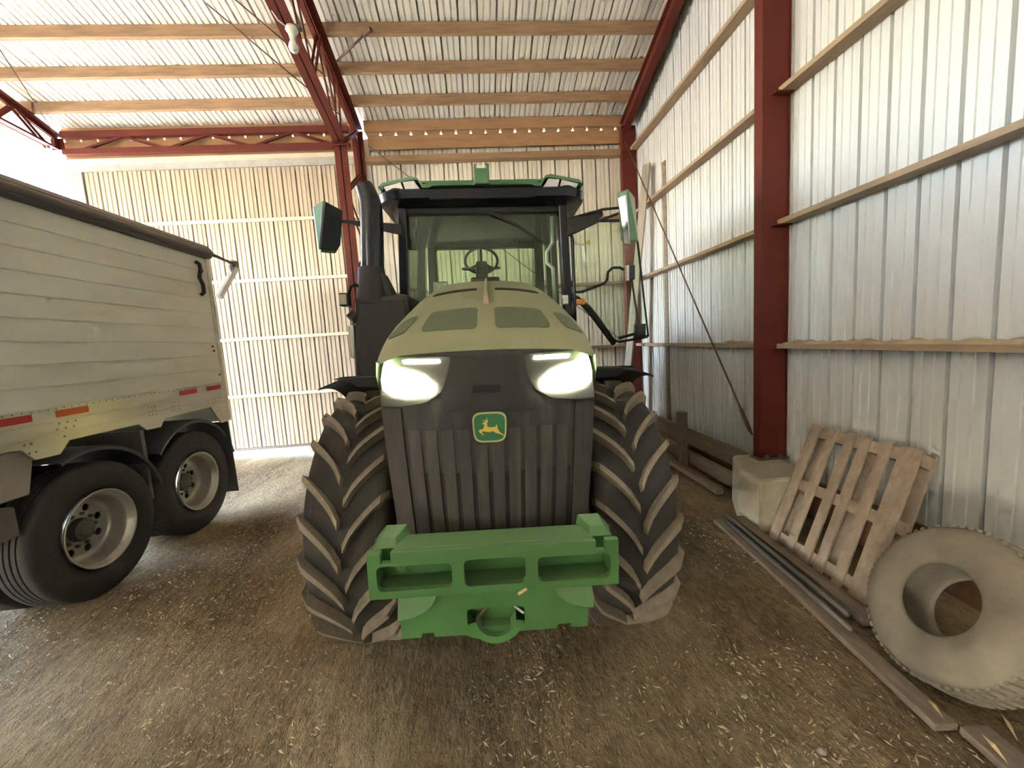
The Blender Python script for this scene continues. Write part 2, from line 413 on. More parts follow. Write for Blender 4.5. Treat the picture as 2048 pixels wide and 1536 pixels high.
# eave filler strip: blocks between the rib openings let daylight through
for a, b in ((-1.70, 2.90),):
    n = 18; p = (b - a) / n
    for i in range(n):
        x0, x1 = a + i * p + 0.025, a + (i + 1) * p - 0.025
        G().hexa([(x0, YB - 0.06, 5.395), (x1, YB - 0.06, 5.395), (x1, YB + 0.03, 5.395), (x0, YB + 0.03, 5.395),
                  (x0 - .012, YB - 0.06, 5.445), (x1 + .012, YB - 0.06, 5.445), (x1 + .012, YB + 0.03, 5.445), (x0 - .012, YB + 0.03, 5.445)]).build('filler_block', 'lumber', wall_back)
G().box(-1.70, 2.90, YB - 0.10, YB + 0.03, 5.445, 5.622).build('eave_beam', 'plywood', wall_back, bevel=0.004)

for i in range(3):
    inst(me, 'panel', wall_back, (-8.35 - (i + 1) * 0.98, YB + 0.02, 0.03))  # unseen panels added to narrow the left opening and cut its light
# sliding door of the left bay
door = struct(G().box(-6.52, -6.34, YB + 0.04, YB + 0.10, 0.02, 5.03).build('door_1', 'galv'), 'tall cream ribbed steel sliding door behind the trailer')
me = sheet_mesh('panel', 'door_sheet', 0.915, 4.90, 0.25)
for i in range(5):
    inst(me, 'panel', door, (-6.36 + i * 0.897, YB + 0.06 + .0025 * (i % 2), 0.15))
for z in (1.11, 2.12, 3.12, 4.13):
    G().box(-6.34, -1.83, YB + 0.025, YB + 0.06, z - 0.028, z + 0.028).build('door_girt', 'door_rail', door, bevel=0.004)
G().box(-6.5, -1.83, YB + 0.02, YB + 0.07, 0.03, 0.13).build('bottom_rail', 'door_rail', door, bevel=0.006)
G().box(-6.5, -1.83, YB + 0.02, YB + 0.07, 0.13, 0.17).build('bottom_rail_lip', 'steel_grey', door)
G().box(-6.34, -1.83, YB + 0.02, YB + 0.05, 4.99, 5.09).build('top_rail_shadow', 'galv', door)  # grey strip stands in for the shadow below the track cover
G().box(-6.50, -1.83, YB - 0.06, YB + 0.05, 5.09, 5.155).build('track_cover', 'door_rail', door, bevel=0.004)

# gable wall on the right
wall_right = struct(G().box(XR, XR + 0.02, -8.0, 7.5, 0.0, 0.10).build('wall_right', 'galv'), 'ribbed white steel gable wall on the right')
yy = 7.42
while yy > -2.0:
    w = 0.88; length = zs(yy - w / 2) + 0.18 - 0.02
    me = sheet_mesh('panel', 'gable_sheet', w, length, 0.22, nminor=2, major=(0.028, 0.045), minor=(0.022, 0.010))
    inst(me, 'panel', wall_right, (XR, yy, 0.05), (0, 0, R(-90)))
    yy -= w
G().plate([(-8.2, 0.05), (yy, 0.05), (yy, zs(RIDGE_Y) - SL * abs(yy - RIDGE_Y) + .05), (-8.2, zs(RIDGE_Y) - SL * abs(-8.2 - RIDGE_Y) + .05)], [], lambda u, w, d: (XR + d, u, w), .02).build('far_sheet', 'gable_sheet', wall_right)
for z in (1.57, 2.72, 3.87, 4.97):
    for y0, y1 in ((3.80, 7.16), (-1.0, 3.655)):
        G().box(XR - 0.14, XR - 0.002, y0, y1, z, z + 0.045).build('girt', 'lumber_y', wall_right, bevel=0.003)
for y0, y1 in ((-1.0, 3.2), (3.2, 7.2)):
    G().box(XR - 0.045, XR - 0.005, y0, y1, -0.02, 0.36).build('splash_board', 'rot_wood', wall_right, bevel=0.004)
y0, y1 = RIDGE_Y, 7.35
G().hexa([(XR - .10, y0, zs(y0) - .17), (XR, y0, zs(y0) - .17), (XR, y1, zs(y1) - .17), (XR - .10, y1, zs(y1) - .17),
          (XR - .10, y0, zs(y0) - .005), (XR, y0, zs(y0) - .005), (XR, y1, zs(y1) - .005), (XR - .10, y1, zs(y1) - .005)]).build('rake_board', 'lumber_y', wall_right)

for y0, y1 in ((1.4, 3.6), (3.95, 4.6)):
    cg = G(); n = int((y1 - y0) / .03)
    for i in range(n + 1):
        y = y0 + (y1 - y0) * i / n; hh = .012 + .022 * max(0, noise.noise(Vector((y * 9, 2, 0))) + .25)
        cg.v += [(XR - .135, y, 1.614), (XR - .10, y, 1.614 + hh), (XR - .03, y, 1.614 + hh * 1.4), (XR - .004, y, 1.614)]
    for i in range(n):
        for j in range(3): cg.f.append((4 * i + j, 4 * i + j + 1, 4 * i + 5 + j, 4 * i + 4 + j))
    stuff(cg.build('chaff', 'straw', wall_right))
# unseen front and left walls, added and cut open to shape the light
wall_front_unseen = struct(G().box(-9.6, 3.0, -8.25, -8.2, 0.0, 6.0).build('wall_front_unseen', 'wall_sheet'), 'unseen front wall of the shed behind the viewer, added to cut the light')
wall_left_unseen = struct(G().box(XL - .05, XL, -8.2, 3.4, 0.0, 9.0).box(XL - .05, XL, 3.4, 7.5, 5.0, 9.0).build('wall_left_unseen', 'wall_sheet'), 'unseen far left end wall of the shed, its opening sized for the light')
# roof
ceiling = struct(G().box(XL, 3.05, RIDGE_Y - 0.05, RIDGE_Y + 0.05, zs(RIDGE_Y) + .01, zs(RIDGE_Y) + .05).build('ceiling', 'galv'), 'ribbed cream steel roof carried on wooden purlins')
ang = math.atan(SL)
ye = 7.62
RL = (ye - RIDGE_Y) / math.cos(ang)
me = sheet_mesh('roof_panel', 'roof_sheet', 1.025, RL, 0.25)
for i in range(14):
    # sheet Z axis -> up the slope toward the ridge; rib side (+Y) -> up
    o = inst(me, 'roof_panel', ceiling, (XL + i * 1.025, ye, zs(ye)))
    o.rotation_euler = Matrix(((1, 0, 0), (0, math.sin(ang), -math.cos(ang)), (0, math.cos(ang), math.sin(ang)))).to_euler()
me2 = sheet_mesh('roof_panel_front', 'roof_sheet', 14.35, 8.0, 0.25, nminor=0)
o = inst(me2, 'roof_panel', ceiling, (XL + 14.35, RIDGE_Y - 8.0 * math.cos(ang), zs(RIDGE_Y) - 8.0 * math.sin(ang)))
o.rotation_euler = Matrix(((-1, 0, 0), (0, -math.sin(ang), math.cos(ang)), (0, math.cos(ang), math.sin(ang)))).to_euler()
BAYS = ((XL, -6.46), (-6.40, -1.82), (-1.76, 2.93))
def purlin_geo(L):
    return G().hexa([(0, -.022, 0), (L, -.022, 0), (L, .022, -0.013), (0, .022, -0.013), (0, -.022, .14), (L, -.022, .14), (L, .022, .127), (0, .022, .127)])
pm = [purlin_geo(b - a + .16).mesh('purlin', 'lumber') for a, b in BAYS]
py = 6.88
k = 0
while py > RIDGE_Y:
    for j, (a, b) in enumerate(BAYS):
        inst(pm[j], 'purlin', ceiling, (a - .08, py + 0.023 * (j % 2), zp(py)))
    py -= 0.51; k += 1

# steel members
def angle_pair(g, pts, w=0.085, t=0.012, gap=0.014, leg=0.07, face=(0, -1, 0), x=0.0):
    """double-angle chord in the plane X = x along pts (y,z): two flats side by side with stems between them"""
    for (ya, za), (yb, zb) in zip(pts[:-1], pts[1:]):
        d = Vector((0, yb - ya, zb - za)).normalized(); nrm = Vector((1, 0, 0)).cross(d).normalized()
        if nrm.dot(Vector(face)) < 0: nrm = -nrm
        a, b = Vector((x, ya, za)), Vector((x, yb, zb))
        for s in (-1, 1):
            off = Vector((s * (gap / 2 + w / 2), 0, 0))
            g.bar(a + off, b + off, w, t, nrm)
            off2 = Vector((s * (gap / 2 + t / 2), 0, 0)) - nrm * (leg / 2)
            g.bar(a + off2, b + off2, t, leg, nrm)
    return g
def truss_frame(x, label, column=True):
    e = empty('steel_truss', (x, 0, 0))
    tag(e, label, 'steel truss', 'red truss frames across the shed')
    yk, zk, yi0 = (6.28, 4.80, 6.28) if column else (7.18, 5.25, 0)
    ytop = RIDGE_Y + .2
    lo = (lambda y: zk + SL * 1.04 * (yk - y)) if column else (lambda y: zk - .22 + .10 * (yk - y) if y < 6.9 else zk - .12 * (yk - y) / .28 * 1.6)
    up = lambda y: zp(y) - 0.02
    if column: angle_pair(G(), [(yi0, 0.05), (yk, zk)], face=(0, -1, 0)).build('column_inner_leg', 'red_steel', e)
    angle_pair(G(), [(yk, zk), (ytop, lo(ytop))], face=(0, -.3, -1)).build('lower_chord', 'red_steel', e)
    angle_pair(G(), [(YB - .10, 0.05 if column else 5.28), (YB - .10, up(YB - .1) - .03)], face=(0, 1, 0)).build('column_outer_leg', 'red_steel', e)
    angle_pair(G(), [(YB - .10, up(YB - .1)), (ytop, up(ytop))], face=(0, .3, 1)).build('upper_chord', 'red_steel', e)
    def web(a, b):
        g = G(); g.bar((-.028, *a), (-.028, *b), .045, .012, (1, 0, 0)); g.bar((.028, *a), (.028, *b), .045, .012, (1, 0, 0)); g.build('web_member', 'red_steel', e)
    z = 0.4 if column else 9; s = 0
    while z < 4.3:
        a = (yk + .04, z) if s == 0 else (YB - .13, z); b = (YB - .13, z + .62) if s == 0 else (yk + .04, z + .62)
        web(a, b); z += .62; s ^= 1
    if column: web((yk + .02, zk - .02), (YB - .12, up(YB - .12) - .05)); web((yk, zk + .05), (yk + .1, up(yk + .1) - .04))
    y = yk - .05; s = 0
    while y > ytop + .5:
        a = (y, lo(y) + .03); b = (y - .42, up(y - .42) - .04)
        if s: a = (y, up(y) - .04); b = (y - .42, lo(y - .42) + .03)
        web(a, b); y -= .42; s ^= 1
    if column: g = G(); g.bar((0, yk - .06, zk - .06), (0, yk + .02, zk + .08), .21, .012, (0, -1, 0.3)); g.build('knee_plate', 'red_steel', e)
    return e
truss_frame(-1.815, 'red steel truss frame whose column stands behind the tractor exhaust')
truss_frame(-6.50, 'red steel truss rafter ending on the header above the open doorway', False)

def ibeam(g, a, b, depth, bf, tf=.012, tw=.010, dirx=(1, 0, 0)):
    a, b = Vector(a), Vector(b); u = Vector(dirx)
    for s in (-1, 1):
        o = u * (s * (depth / 2 - tf / 2)); g.bar(a + o, b + o, bf, tf, u)
    g.bar(a, b, tw, depth - 2 * tf, u); return g
c = empty('steel_column', (2.825, 3.725, 0.47))
tag(c, 'dark red steel I-beam column standing on the cream concrete pier', 'column')
G().box(-.135, -.121, -.055, .055, 0, 6.25 - .47).build('inner_flange', 'red_steel', c, bevel=.002)
G().box(.121, .135, -.055, .055, 0, 6.25 - .47).build('outer_flange', 'red_steel', c)
G().box(-.121, .121, -.045, -.035, 0, 6.25 - .47).build('web_plate', 'red_steel', c)
G().box(-.16, .145, -.075, .075, 0, .018).build('base_plate', 'steel_grey', c)
for x in (-.07, .07):
    G().lathe([(0.018, 0), (0.018, .022), (.05, .022), (.05, 0)], 8, 'z', (x, -.055, 0)).build('anchor_nut', 'steel_grey', c)
for z in (1.57, 2.72, 3.87, 4.97):
    G().box(-.05, .12, -.115, -.055, z - .012 - .47, z - .47).build('girt_clip', 'red_steel', c)
c = empty('corner_column', (2.825, 7.26, 0.0))
tag(c, 'dark red steel corner column with its rafter running up along the gable wall', 'column')
G().box(-.125, -.113, -.06, .06, 0, 5.40).build('inner_flange', 'red_steel', c)
G().box(.113, .125, -.06, .06, 0, 5.40).build('outer_flange', 'red_steel', c)
G().box(-.113, .113, -.05, -.04, 0, 5.40).build('web_plate', 'red_steel', c)
y0, y1 = 7.30, RIDGE_Y + .1
a = Vector((-.06, y0 - 7.26, zp(y0) - .13)); b = Vector((-.06, y1 - 7.26, zp(y1) - .13))
nrm = Vector((0, -SL, -1)).normalized() * -1
G().bar(a - nrm * .10, b - nrm * .10, .11, .014, nrm).build('rafter_lower_flange', 'red_steel', c)
G().bar(a + nrm * .10, b + nrm * .10, .11, .014, nrm).build('rafter_upper_flange', 'red_steel', c)
G().bar(a, b, .010, .19, nrm).build('rafter_web', 'red_steel', c)
for z in (3.87, 4.97):
    G().box(-.14, .0, -.10, -.06, z - .012, z + .05).build('girt_clip', 'red_steel', c)

# header truss over the sliding door
h = empty('header_truss', (-4.15, 7.27, 5.2)); tag(h, 'shallow red steel header truss above the sliding door', 'truss')
G().box(-2.24, 2.20, -.05, .05, -.02, .06).build('lower_chord', 'red_steel', h)
G().box(-2.24, 2.20, -.04, .04, .235, .33).build('upper_chord', 'red_steel', h)
x = -2.0; s = 0
while x < 1.6:
    a, b = ((x, 0, .04), (x + .66, 0, .25)) if s == 0 else ((x, 0, .25), (x + .66, 0, .04))
    G().bar(a, b, .035, .035).build('web_member', 'red_steel', h); x += .66; s ^= 1
hb = struct(G().box(-6.46, -1.86, YB - .045, YB - .02, 5.16, 5.42).build('trim_1', 'plywood'), 'brown plywood strip behind the header truss')
G().box(-6.46, -1.86, YB - .06, YB + .03, 5.46, 5.622).build('eave_beam', 'plywood', hb)
n = 18
for i in range(n):
    x0 = -6.44 + i * .254
    G().box(x0 + .016, x0 + .238, YB - .05, YB + .0, 5.42, 5.46).build('filler_block', 'plywood', hb)

# brace rods
def rod(pts, r, label, group=None):
    o = G().tube(pts, r, 8).build('brace_rod', 'rod', smooth=True); tag(o, label, 'brace rod', group); return o
rod([(-2.97, 5.48, 6.02), (-2.5, 6.22, 5.80), (-1.98, 7.02, 5.56)], .009, 'thin rusty roof rod ending low beside the truss column', 'roof brace rods')
rod([(-2.80, 5.19, 6.11), (-1.95, 6.35, 5.74)], .009, 'thin rusty roof rod passing close to the bare bulb', 'roof brace rods')
rod([(-5.81, 5.98, 5.87), (-6.42, 7.18, 5.49)], .007, 'thin rusty roof rod above the open doorway behind the trailer', 'roof brace rods')
g = rod([(-1.73, 6.18, 5.81), (-1.19, 5.80, 5.92)], .013, 'short dark roof rod with a thick free end under the purlins', 'roof brace rods')
G().tube([(-1.24, 5.835, 5.91), (-1.13, 5.757, 5.93)], .026, 8).build('rod_end', 'rod', g)
g = rod([(2.76, 7.28, 5.22), (2.79, 3.94, 0.66)], .010, 'long diagonal brace rod in front of the gable wall')
G().tube([(2.788, 4.12, .90), (2.79, 3.97, .69)], .019, 8).build('turnbuckle', 'rod', g)
rod([(-1.64, 7.25, 5.2), (0.99, 7.25, 3.02), (2.6, 7.25, 1.69)], .007, 'thin diagonal brace rod on the wall behind the cab')

# bare bulb
b = empty('light_bulb', (-1.76, 4.78, 5.16)); tag(b, 'bare bulb in a white porcelain socket on the red truss', 'light bulb')
G().lathe([(.09, .0), (.09, .055), (.06, .065), (.03, .045), (.0, .034), (-.03, .034)], 16, 'z').build('socket', 'porcelain', b, smooth=True)
G().lathe([(-.02, .026), (-.05, .030), (-.08, .045), (-.115, .052), (-.145, .042), (-.163, .018), (-.168, .0)], 16, 'z').build('bulb', 'bulb_glass', b, smooth=True)
G().box(-.05, .09, .00, .06, .085, .12).build('junction_box', 'steel_grey', b, bevel=.006)
G().tube([(-.02, -.02, .06), (-.10, -.08, .10), (-.17, -.22, .22), (-.17, -.34, .30), (-.10, -.42, .36)], .006, 6).build('cord', 'porcelain', b, smooth=True)

# ------------------------------------------------------------------ things along the right wall
p = G()
bot = [(2.30, 3.17), (2.60, 3.15), (2.905, 3.35), (2.905, 3.92), (2.55, 3.92), (2.31, 3.46)]
cx, cy = 2.65, 3.55
top = [(cx + (x - cx) * .96, cy + (y - cy) * .97) for x, y in bot]
n = len(bot)
p.add([(x, y, -.05) for x, y in bot] + [(x, y, .45) for x, y in top] + [(cx + (x - cx) * .90, cy + (y - cy) * .92, .47) for x, y in top],
      [tuple(range(n))] + [(i, (i + 1) % n, n + (i + 1) % n, n + i) for i in range(n)] + [(n + i, n + (i + 1) % n, 2 * n + (i + 1) % n, 2 * n + i) for i in range(n)] + [tuple(range(2 * n, 3 * n))])
tag(p.build('concrete_pier', 'concrete', bevel=.012), 'cream concrete pier block under the dark red column', 'pier')

# pallet leaning on the wall
th = math.atan2(.93, .52)
pal = empty('wooden_pallet', (2.30, 2.75, 0.0)); tag(pal, 'weathered wooden pallet leaning upright on the gable wall', 'pallet')
Lp = 1.065
ux = Vector((math.cos(th), 0, math.sin(th))); nx = Vector((math.sin(th), 0, -math.cos(th)))   # up the slope / into the wall
def pboard(name, s0, s1, y0, y1, d0, d1, skew=0.0, m='pallet_wood'):
    g = G(); q = []
    for d in (d0, d1):
        for s, y in ((s0, y0), (s1, y0), (s1, y1), (s0, y1)):
            v = ux * s + nx * d; q.append((v.x, y - 2.75 + skew * (s - .5), v.z))
    g.hexa([q[0], q[1], q[2], q[3], q[4], q[5], q[6], q[7]]); return g.build(name, m, pal, bevel=.003)
for a, b, l0 in ((3.13, 3.035, .0), (2.95, 2.875, .0), (2.79, 2.715, -.0), (2.67, 2.595, .01), (2.515, 2.44, .0), (2.385, 2.25, .005)):
    pboard('deck_board', l0, Lp, b, a, 0, .018, .14)
for s in (.03, .50, .96):
    pboard('stringer', s, s + .085, 2.245, 3.13, .018, .105, .14)
for a, b in ((3.12, 3.03), (2.68, 2.59), (2.36, 2.245)):
    pboard('bottom_board', 0.01, Lp, b, a, .105, .122, .14)

# old bare tire leaning near the wall
tr = empty('old_tire', (2.137, 1.679, .425)); tag(tr, 'dusty bare tire leaning in front of the pallet', 'tire')
nv = Vector((-math.cos(.528) * math.cos(-.181), -math.cos(.528) * math.sin(-.181), math.sin(.528)))
tr.rotation_euler = nv.to_track_quat('X', 'Z').to_euler()
ri, ro, w = .172, .385, .22
prof = [(-.02, ri), (-.005, ri + .012), (.012, ri + .045), (.022, ri + .10), (.012, ro - .055), (-.018, ro - .02), (-.05, ro - .006), (-w / 2, ro), (-w + .05, ro - .006), (-w + .018, ro - .02),
        (-w - .012, ro - .055), (-w - .022, ri + .10), (-w - .012, ri + .045), (-w + .005, ri + .012), (-w + .02, ri), (-w + .03, ri + .02), (-w + .012, ri + .10), (-w + .03, ro - .05), (-w / 2, ro - .022), (-.03, ro - .05), (-.012, ri + .10), (-.03, ri + .02)]
g = G().lathe(prof, 56, 'x', closed=True)
ob = g.build('casing', 'old_rubber', tr, smooth=True)
stuff_g = G()
for i in range(64):
    t = 2 * math.pi * i / 64
    for a0, a1 in ((-.035, -.095), (-.125, -.185)):
        t2 = t + .03; r0 = ro - .008; r1 = ro + .006
        def P(a, tt, r): return (a, r * math.cos(tt), r * math.sin(tt))
        stuff_g.hexa([P(a0, t, r0), P(a1, t2, r0), P(a1, t2 + .055, r0), P(a0, t + .055, r0), P(a0, t, r1), P(a1, t2, r1), P(a1, t2 + .055, r1), P(a0, t + .055, r1)])
stuff(stuff_g.build('tread_blocks', 'old_rubber', tr))

# boards and pipes on the ground along the wall
def plank(name, a, b, w, h, m, label, cat, group=None, roll=0.0, bow=.0):
    a, b = Vector(a), Vector(b); d = (b - a); n = 6; g = G(); u = Vector((0, 0, 1)); sd = d.cross(u).normalized()
    vs = []
    for i in range(n + 1):
        t = i / n; c = a + d * t + u * (bow * math.sin(math.pi * t)) + sd * (.006 * math.sin(5 * t + w * 90))
        for p, q in ((-1, -1), (1, -1), (1, 1), (-1, 1)):
            vs.append(c + sd * (p * w / 2) + u * (q * h / 2 + p * roll * w))
    fs = [(3, 2, 1, 0), tuple(4 * n + k for k in range(4))]
    for i in range(n):
        for k in range(4):
            fs.append((4 * i + k, 4 * i + (k + 1) % 4, 4 * i + 4 + (k + 1) % 4, 4 * i + 4 + k))
    return tag(g.add(vs, fs).build(name, m, bevel=.003), label, cat, group)
plank('ground_plank', (2.10, 3.42, .02), (1.90, 1.42, .02), .10, .035, 'old_wood', 'old grey plank on the dirt, outermost of the boards along the wall', 'plank', 'boards on the dirt along the wall')
plank('ground_plank', (2.27, 3.40, .03), (2.165, 2.02, .03), .085, .05, 'old_wood', 'old grey plank on the dirt between the pipes and the pallet foot', 'plank', 'boards on the dirt along the wall')
plank('ground_plank', (1.99, 1.40, .02), (1.90, .55, .02), .12, .035, 'old_wood', 'short weathered board on the dirt, nearest the viewer', 'plank', 'boards on the dirt along the wall')
plank('ground_plank', (2.13, 1.25, .02), (2.05, .60, .02), .10, .04, 'rot_wood', 'broken brown board lying below the bare tire', 'plank', 'boards on the dirt along the wall')
g = G().tube([(2.17, 3.44, .065), (2.09, 2.4, .06), (2.06, 2.05, .055)], .020, 10); tag(g.build('steel_pipe', 'steel_grey', smooth=True), 'thin steel pipe lying on the planks along the wall, upper one', 'pipe')
g = G().tube([(2.11, 3.30, .055), (1.975, 1.95, .055)], .016, 10); tag(g.build('steel_pipe', 'steel_grey', smooth=True), 'shorter thin steel pipe beside the outermost plank', 'pipe')
def splinter(a, b, w, label):
    a, b = Vector(a), Vector(b); m = (a + b) / 2 + Vector((0, 0, .008)); d = (b - a).normalized(); s = d.cross(Vector((0, 0, 1)))
    g = G().add([a, m + s * w, b, m - s * w, m + Vector((0, 0, .012))], [(0, 1, 4), (1, 2, 4), (2, 3, 4), (3, 0, 4), (3, 2, 1, 0)])
    tag(g.build('wood_splinter', 'splinter'), label, 'splinter', 'wood splinters on the boards')
splinter((1.935, 1.53, .042), (1.905, 1.44, .042), .009, 'pale split wood splinter on the outermost plank below the tire')
splinter((1.975, 1.36, .045), (1.93, 1.24, .045), .011, 'yellow torn wood splinter lowest among the planks')
splinter((2.06, 1.70, .05), (2.00, 1.64, .05), .008, 'small yellow wood chip on the boards beside the bare tire')
splinter((2.15, 1.42, .055), (2.06, 1.30, .055), .008, 'reddish split wood splinter under the tire edge')

# timbers and post behind the right front wheel
plank('wall_timber', (2.80, 6.55, .34), (2.78, 4.05, .34), .05, .20, 'old_wood', 'upper old timber lying against the gable wall behind the tractor', 'timber', 'old timbers at the wall foot')
plank('wall_timber', (2.72, 5.9, .10), (2.70, 4.02, .10), .06, .17, 'old_wood', 'lower old timber lying against the gable wall behind the tractor', 'timber', 'old timbers at the wall foot')
plank('wall_timber', (2.48, 5.4, .03), (2.48, 4.02, .03), .08, .06, 'old_wood', 'flat timber on the dirt in front of the stacked wall timbers', 'timber', 'old timbers at the wall foot')
tag(G().box(2.56, 2.66, 5.02, 5.14, -.05, .72).build('wooden_post', 'old_wood', bevel=.006), 'short wooden post in front of the wall timbers', 'post')
# boards leaning in the corner
def lean(a, b, w, t, m, label):
    g = G().bar(a, b, w, t, (-1, -.35, 0)); tag(g.build('leaning_board', m, bevel=.003), label, 'board')
lean((2.44, 6.95, .0), (2.855, 6.55, 4.48), .16, .03, 'grey_wood', 'long pale grey board leaning in the corner by the door mirror')
G().box(XR - .012, XR - .001, 6.13, 6.24, .36, 4.36).build('shadow_strip', 'old_wood', wall_right)  # dark strip standing in for the leaning board's cast shadow
# ------------------------------------------------------------------ grain trailer
TX, TY0, TY1, TW = -3.08, -3.0, 5.03, 2.52
tl = empty('grain_trailer', (TX, 3.85, 0)); tag(tl, 'white hopper grain trailer with dark tarp and twin axles beside the tractor', 'trailer')
def tb(g, name, m, parent=None, **kw):     # geometry is written in room coordinates
    g.v = [(x - TX, y - 3.85, z) for x, y, z in g.v]
    if parent is not None and parent is not tl:
        pl = parent.location; g.v = [(x - pl.x, y - pl.y, z - pl.z) for x, y, z in g.v]
    return g.build(name, m, parent or tl, **kw)
tb(G().box(TX - TW, TX - .03, TY0, TY1 - .04, 1.35, 2.97), 'body', 'trailer_white')
zz = [1.525, 1.68, 1.84, 2.0, 2.16, 2.32, 2.48, 2.64, 2.80, 2.965]
for a, b in zip(zz[:-1], zz[1:]):
    g = G(); y0, y1 = TY0, TY1 - .05
    pr = [(TX + .000, a), (TX + .001, a + .010), (TX - .007, b + .003), (TX - .03, b + .003), (TX - .03, a)]
    n = len(pr)
    g.add([(x, y0, z) for x, z in pr] + [(x, y1, z) for x, z in pr], [tuple(range(n)), tuple(range(2 * n - 1, n - 1, -1))] + [(i, (i + 1) % n, n + (i + 1) % n, n + i) for i in range(n)])
    tb(g, 'side_panel', 'trailer_white')
tb(G().box(TX - .04, TX + .012, TY1 - .05, TY1, 1.06, 2.97), 'corner_post', 'trailer_rail', bevel=.004)
tb(G().box(TX - TW, TX - .03, TY1 - .04, TY1 - .015, 1.06, 2.97), 'rear_panel', 'trailer_white')
# lower side rail with its notched bottom edge
low = [(TY0, 1.29), (2.78, 1.29), (2.84, 1.28), (2.91, 1.195), (3.07, 1.19), (3.15, 1.275), (3.76, 1.27), (3.83, 1.20), (3.99, 1.195), (4.05, 1.27), (4.71, 1.27), (4.86, 1.06), (TY1 - .05, 1.06)]
outer = low + [(TY1 - .05, 1.53), (TY0, 1.53)]
rail = tb(G().plate(outer, [], lambda u, w, d: (TX - .012 + d, u, w), .018), 'side_rail', 'trailer_rail')
tb(G().bar((TX + .008, TY0, 1.435), (TX + .008, TY1 - .05, 1.435), .012, .016), 'rail_lip', 'trailer_rail', rail, bevel=.003)
tb(G().bar((TX + .008, TY0, 1.345), (TX + .008, TY1 - .05, 1.345), .010, .014), 'rail_lip', 'trailer_rail', rail, bevel=.003)
for y0, y1, m, nm in ((2.35, 2.93, 'tape_red', 'red reflective tape'), (2.935, 3.08, 'tape_white', 'white reflective tape'), (3.09, 3.33, 'tape_orange', 'orange-red reflective tape'), 
                      (4.28, 4.53, 'tape_red', 'red reflective tape'), (4.69, 4.93, 'tape_red', 'red reflective tape')):
    o = tb(G().box(TX + .006, TX + .0085, y0, y1, 1.455, 1.505), 'reflective_tape', m, rail); o['label'] = nm
g = G()
def rivet(y, z, r=.006, x=TX + .006):
    g.lathe([(x, r), (x + .003, r * .8), (x + .004, 0)], 6, 'x', (0, y, z))
y = 2.0
while y < 4.95:
    rivet(y, 1.519); y += .055
for y0 in (3.10, 3.16, 3.22): rivet(y0, 1.41, .009); rivet(y0 - .02, 1.37, .009)
for y0 in (2.86, 2.9, 3.12): rivet(y0, 1.31, .009); rivet(y0 + .02, 1.25, .009)
for y0 in (3.88, 3.92, 3.96, 4.16, 4.2, 4.25): rivet(y0, 1.40, .008); rivet(y0, 1.36, .008); rivet(y0, 1.325, .008)
for y0 in (4.80, 4.85, 4.90): rivet(y0, 1.40, .008); rivet(y0, 1.36, .008); rivet(y0, 1.31, .008)
stuff(tb(g, 'rail_rivets', 'rivet', rail))
g = G()
for b in zz[1:-1]:
    y = 2.1
    while y < 4.9:
        rivet(y, b - .02, .005, TX - .011); y += .29
z = 1.12
while z < 2.95:
    rivet(4.995, z, .006, TX + .012); z += .05
stuff(tb(g, 'panel_rivets', 'rivet'))
tb(G().tube([(TX + .012, 4.80, 2.885), (TX + .045, 4.80, 2.86), (TX + .045, 4.805, 2.80), (TX + .02, 4.81, 2.72), (TX + .045, 4.81, 2.64), (TX + .045, 4.81, 2.55), (TX + .012, 4.81, 2.525)], .020, 8), 'grab_handle', 'black_plastic', smooth=True)
for y, z in ((4.90, 2.80), (4.89, 1.95), (4.90, 1.90), (4.94, 1.62)):
    tb(G().lathe([(TX + .0, .012), (TX + .012, .012), (TX + .016, 0)], 8, 'x', (0, y, z)), 'bolt_head', 'rot_wood')
# tarp
pr = [(-3.055, 2.955), (-3.025, 2.97), (-3.02, 3.055), (-3.06, 3.10), (-3.35, 3.17), (-4.35, 3.24), (-5.35, 3.17), (-5.66, 3.06), (-5.65, 2.955)]
n = len(pr)
tp = tb(G().add([(x, TY0, z) for x, z in pr] + [(x, TY1 + .0, z) for x, z in pr], [tuple(range(n)), tuple(range(2 * n - 1, n - 1, -1))] + [(i, (i + 1) % n, n + (i + 1) % n, n + i) for i in range(n)]), 'tarp', 'tarp', bevel=.01)
tb(G().tube([(TX + .05, TY0, 3.015), (TX + .05, TY1 - .02, 3.015)], .034, 12), 'roll_tube', 'tarp', tp, smooth=True)
arm = tb(G().tube([(TX + .04, TY1 - .03, 3.02), (TX + .04, 5.25, 3.0), (TX + .04, 5.46, 2.985)], [.022, .017, .017], 10), 'tarp_crank_shaft', 'steel_grey', smooth=True)
tb(G().lathe([(TX + .01, .0), (TX + .01, .045), (TX + .07, .045), (TX + .075, .02), (TX + .075, 0)], 14, 'x', (0, 5.47, 2.98)), 'shaft_joint', 'steel_grey', arm, smooth=True, angle=40)
ar = tb(G().bar((TX + .05, 5.46, 2.93), (TX + .02, 5.10, 2.53), .06, .06), 'return_arm', 'alu', bevel=.006)
tb(G().plate([(5.36, 2.93), (5.42, 3.03), (5.52, 3.04), (5.55, 2.95), (5.47, 2.86), (5.40, 2.82)], [], lambda u, w, d: (TX + .02 + d, u, w), .02), 'arm_bracket', 'alu', ar)
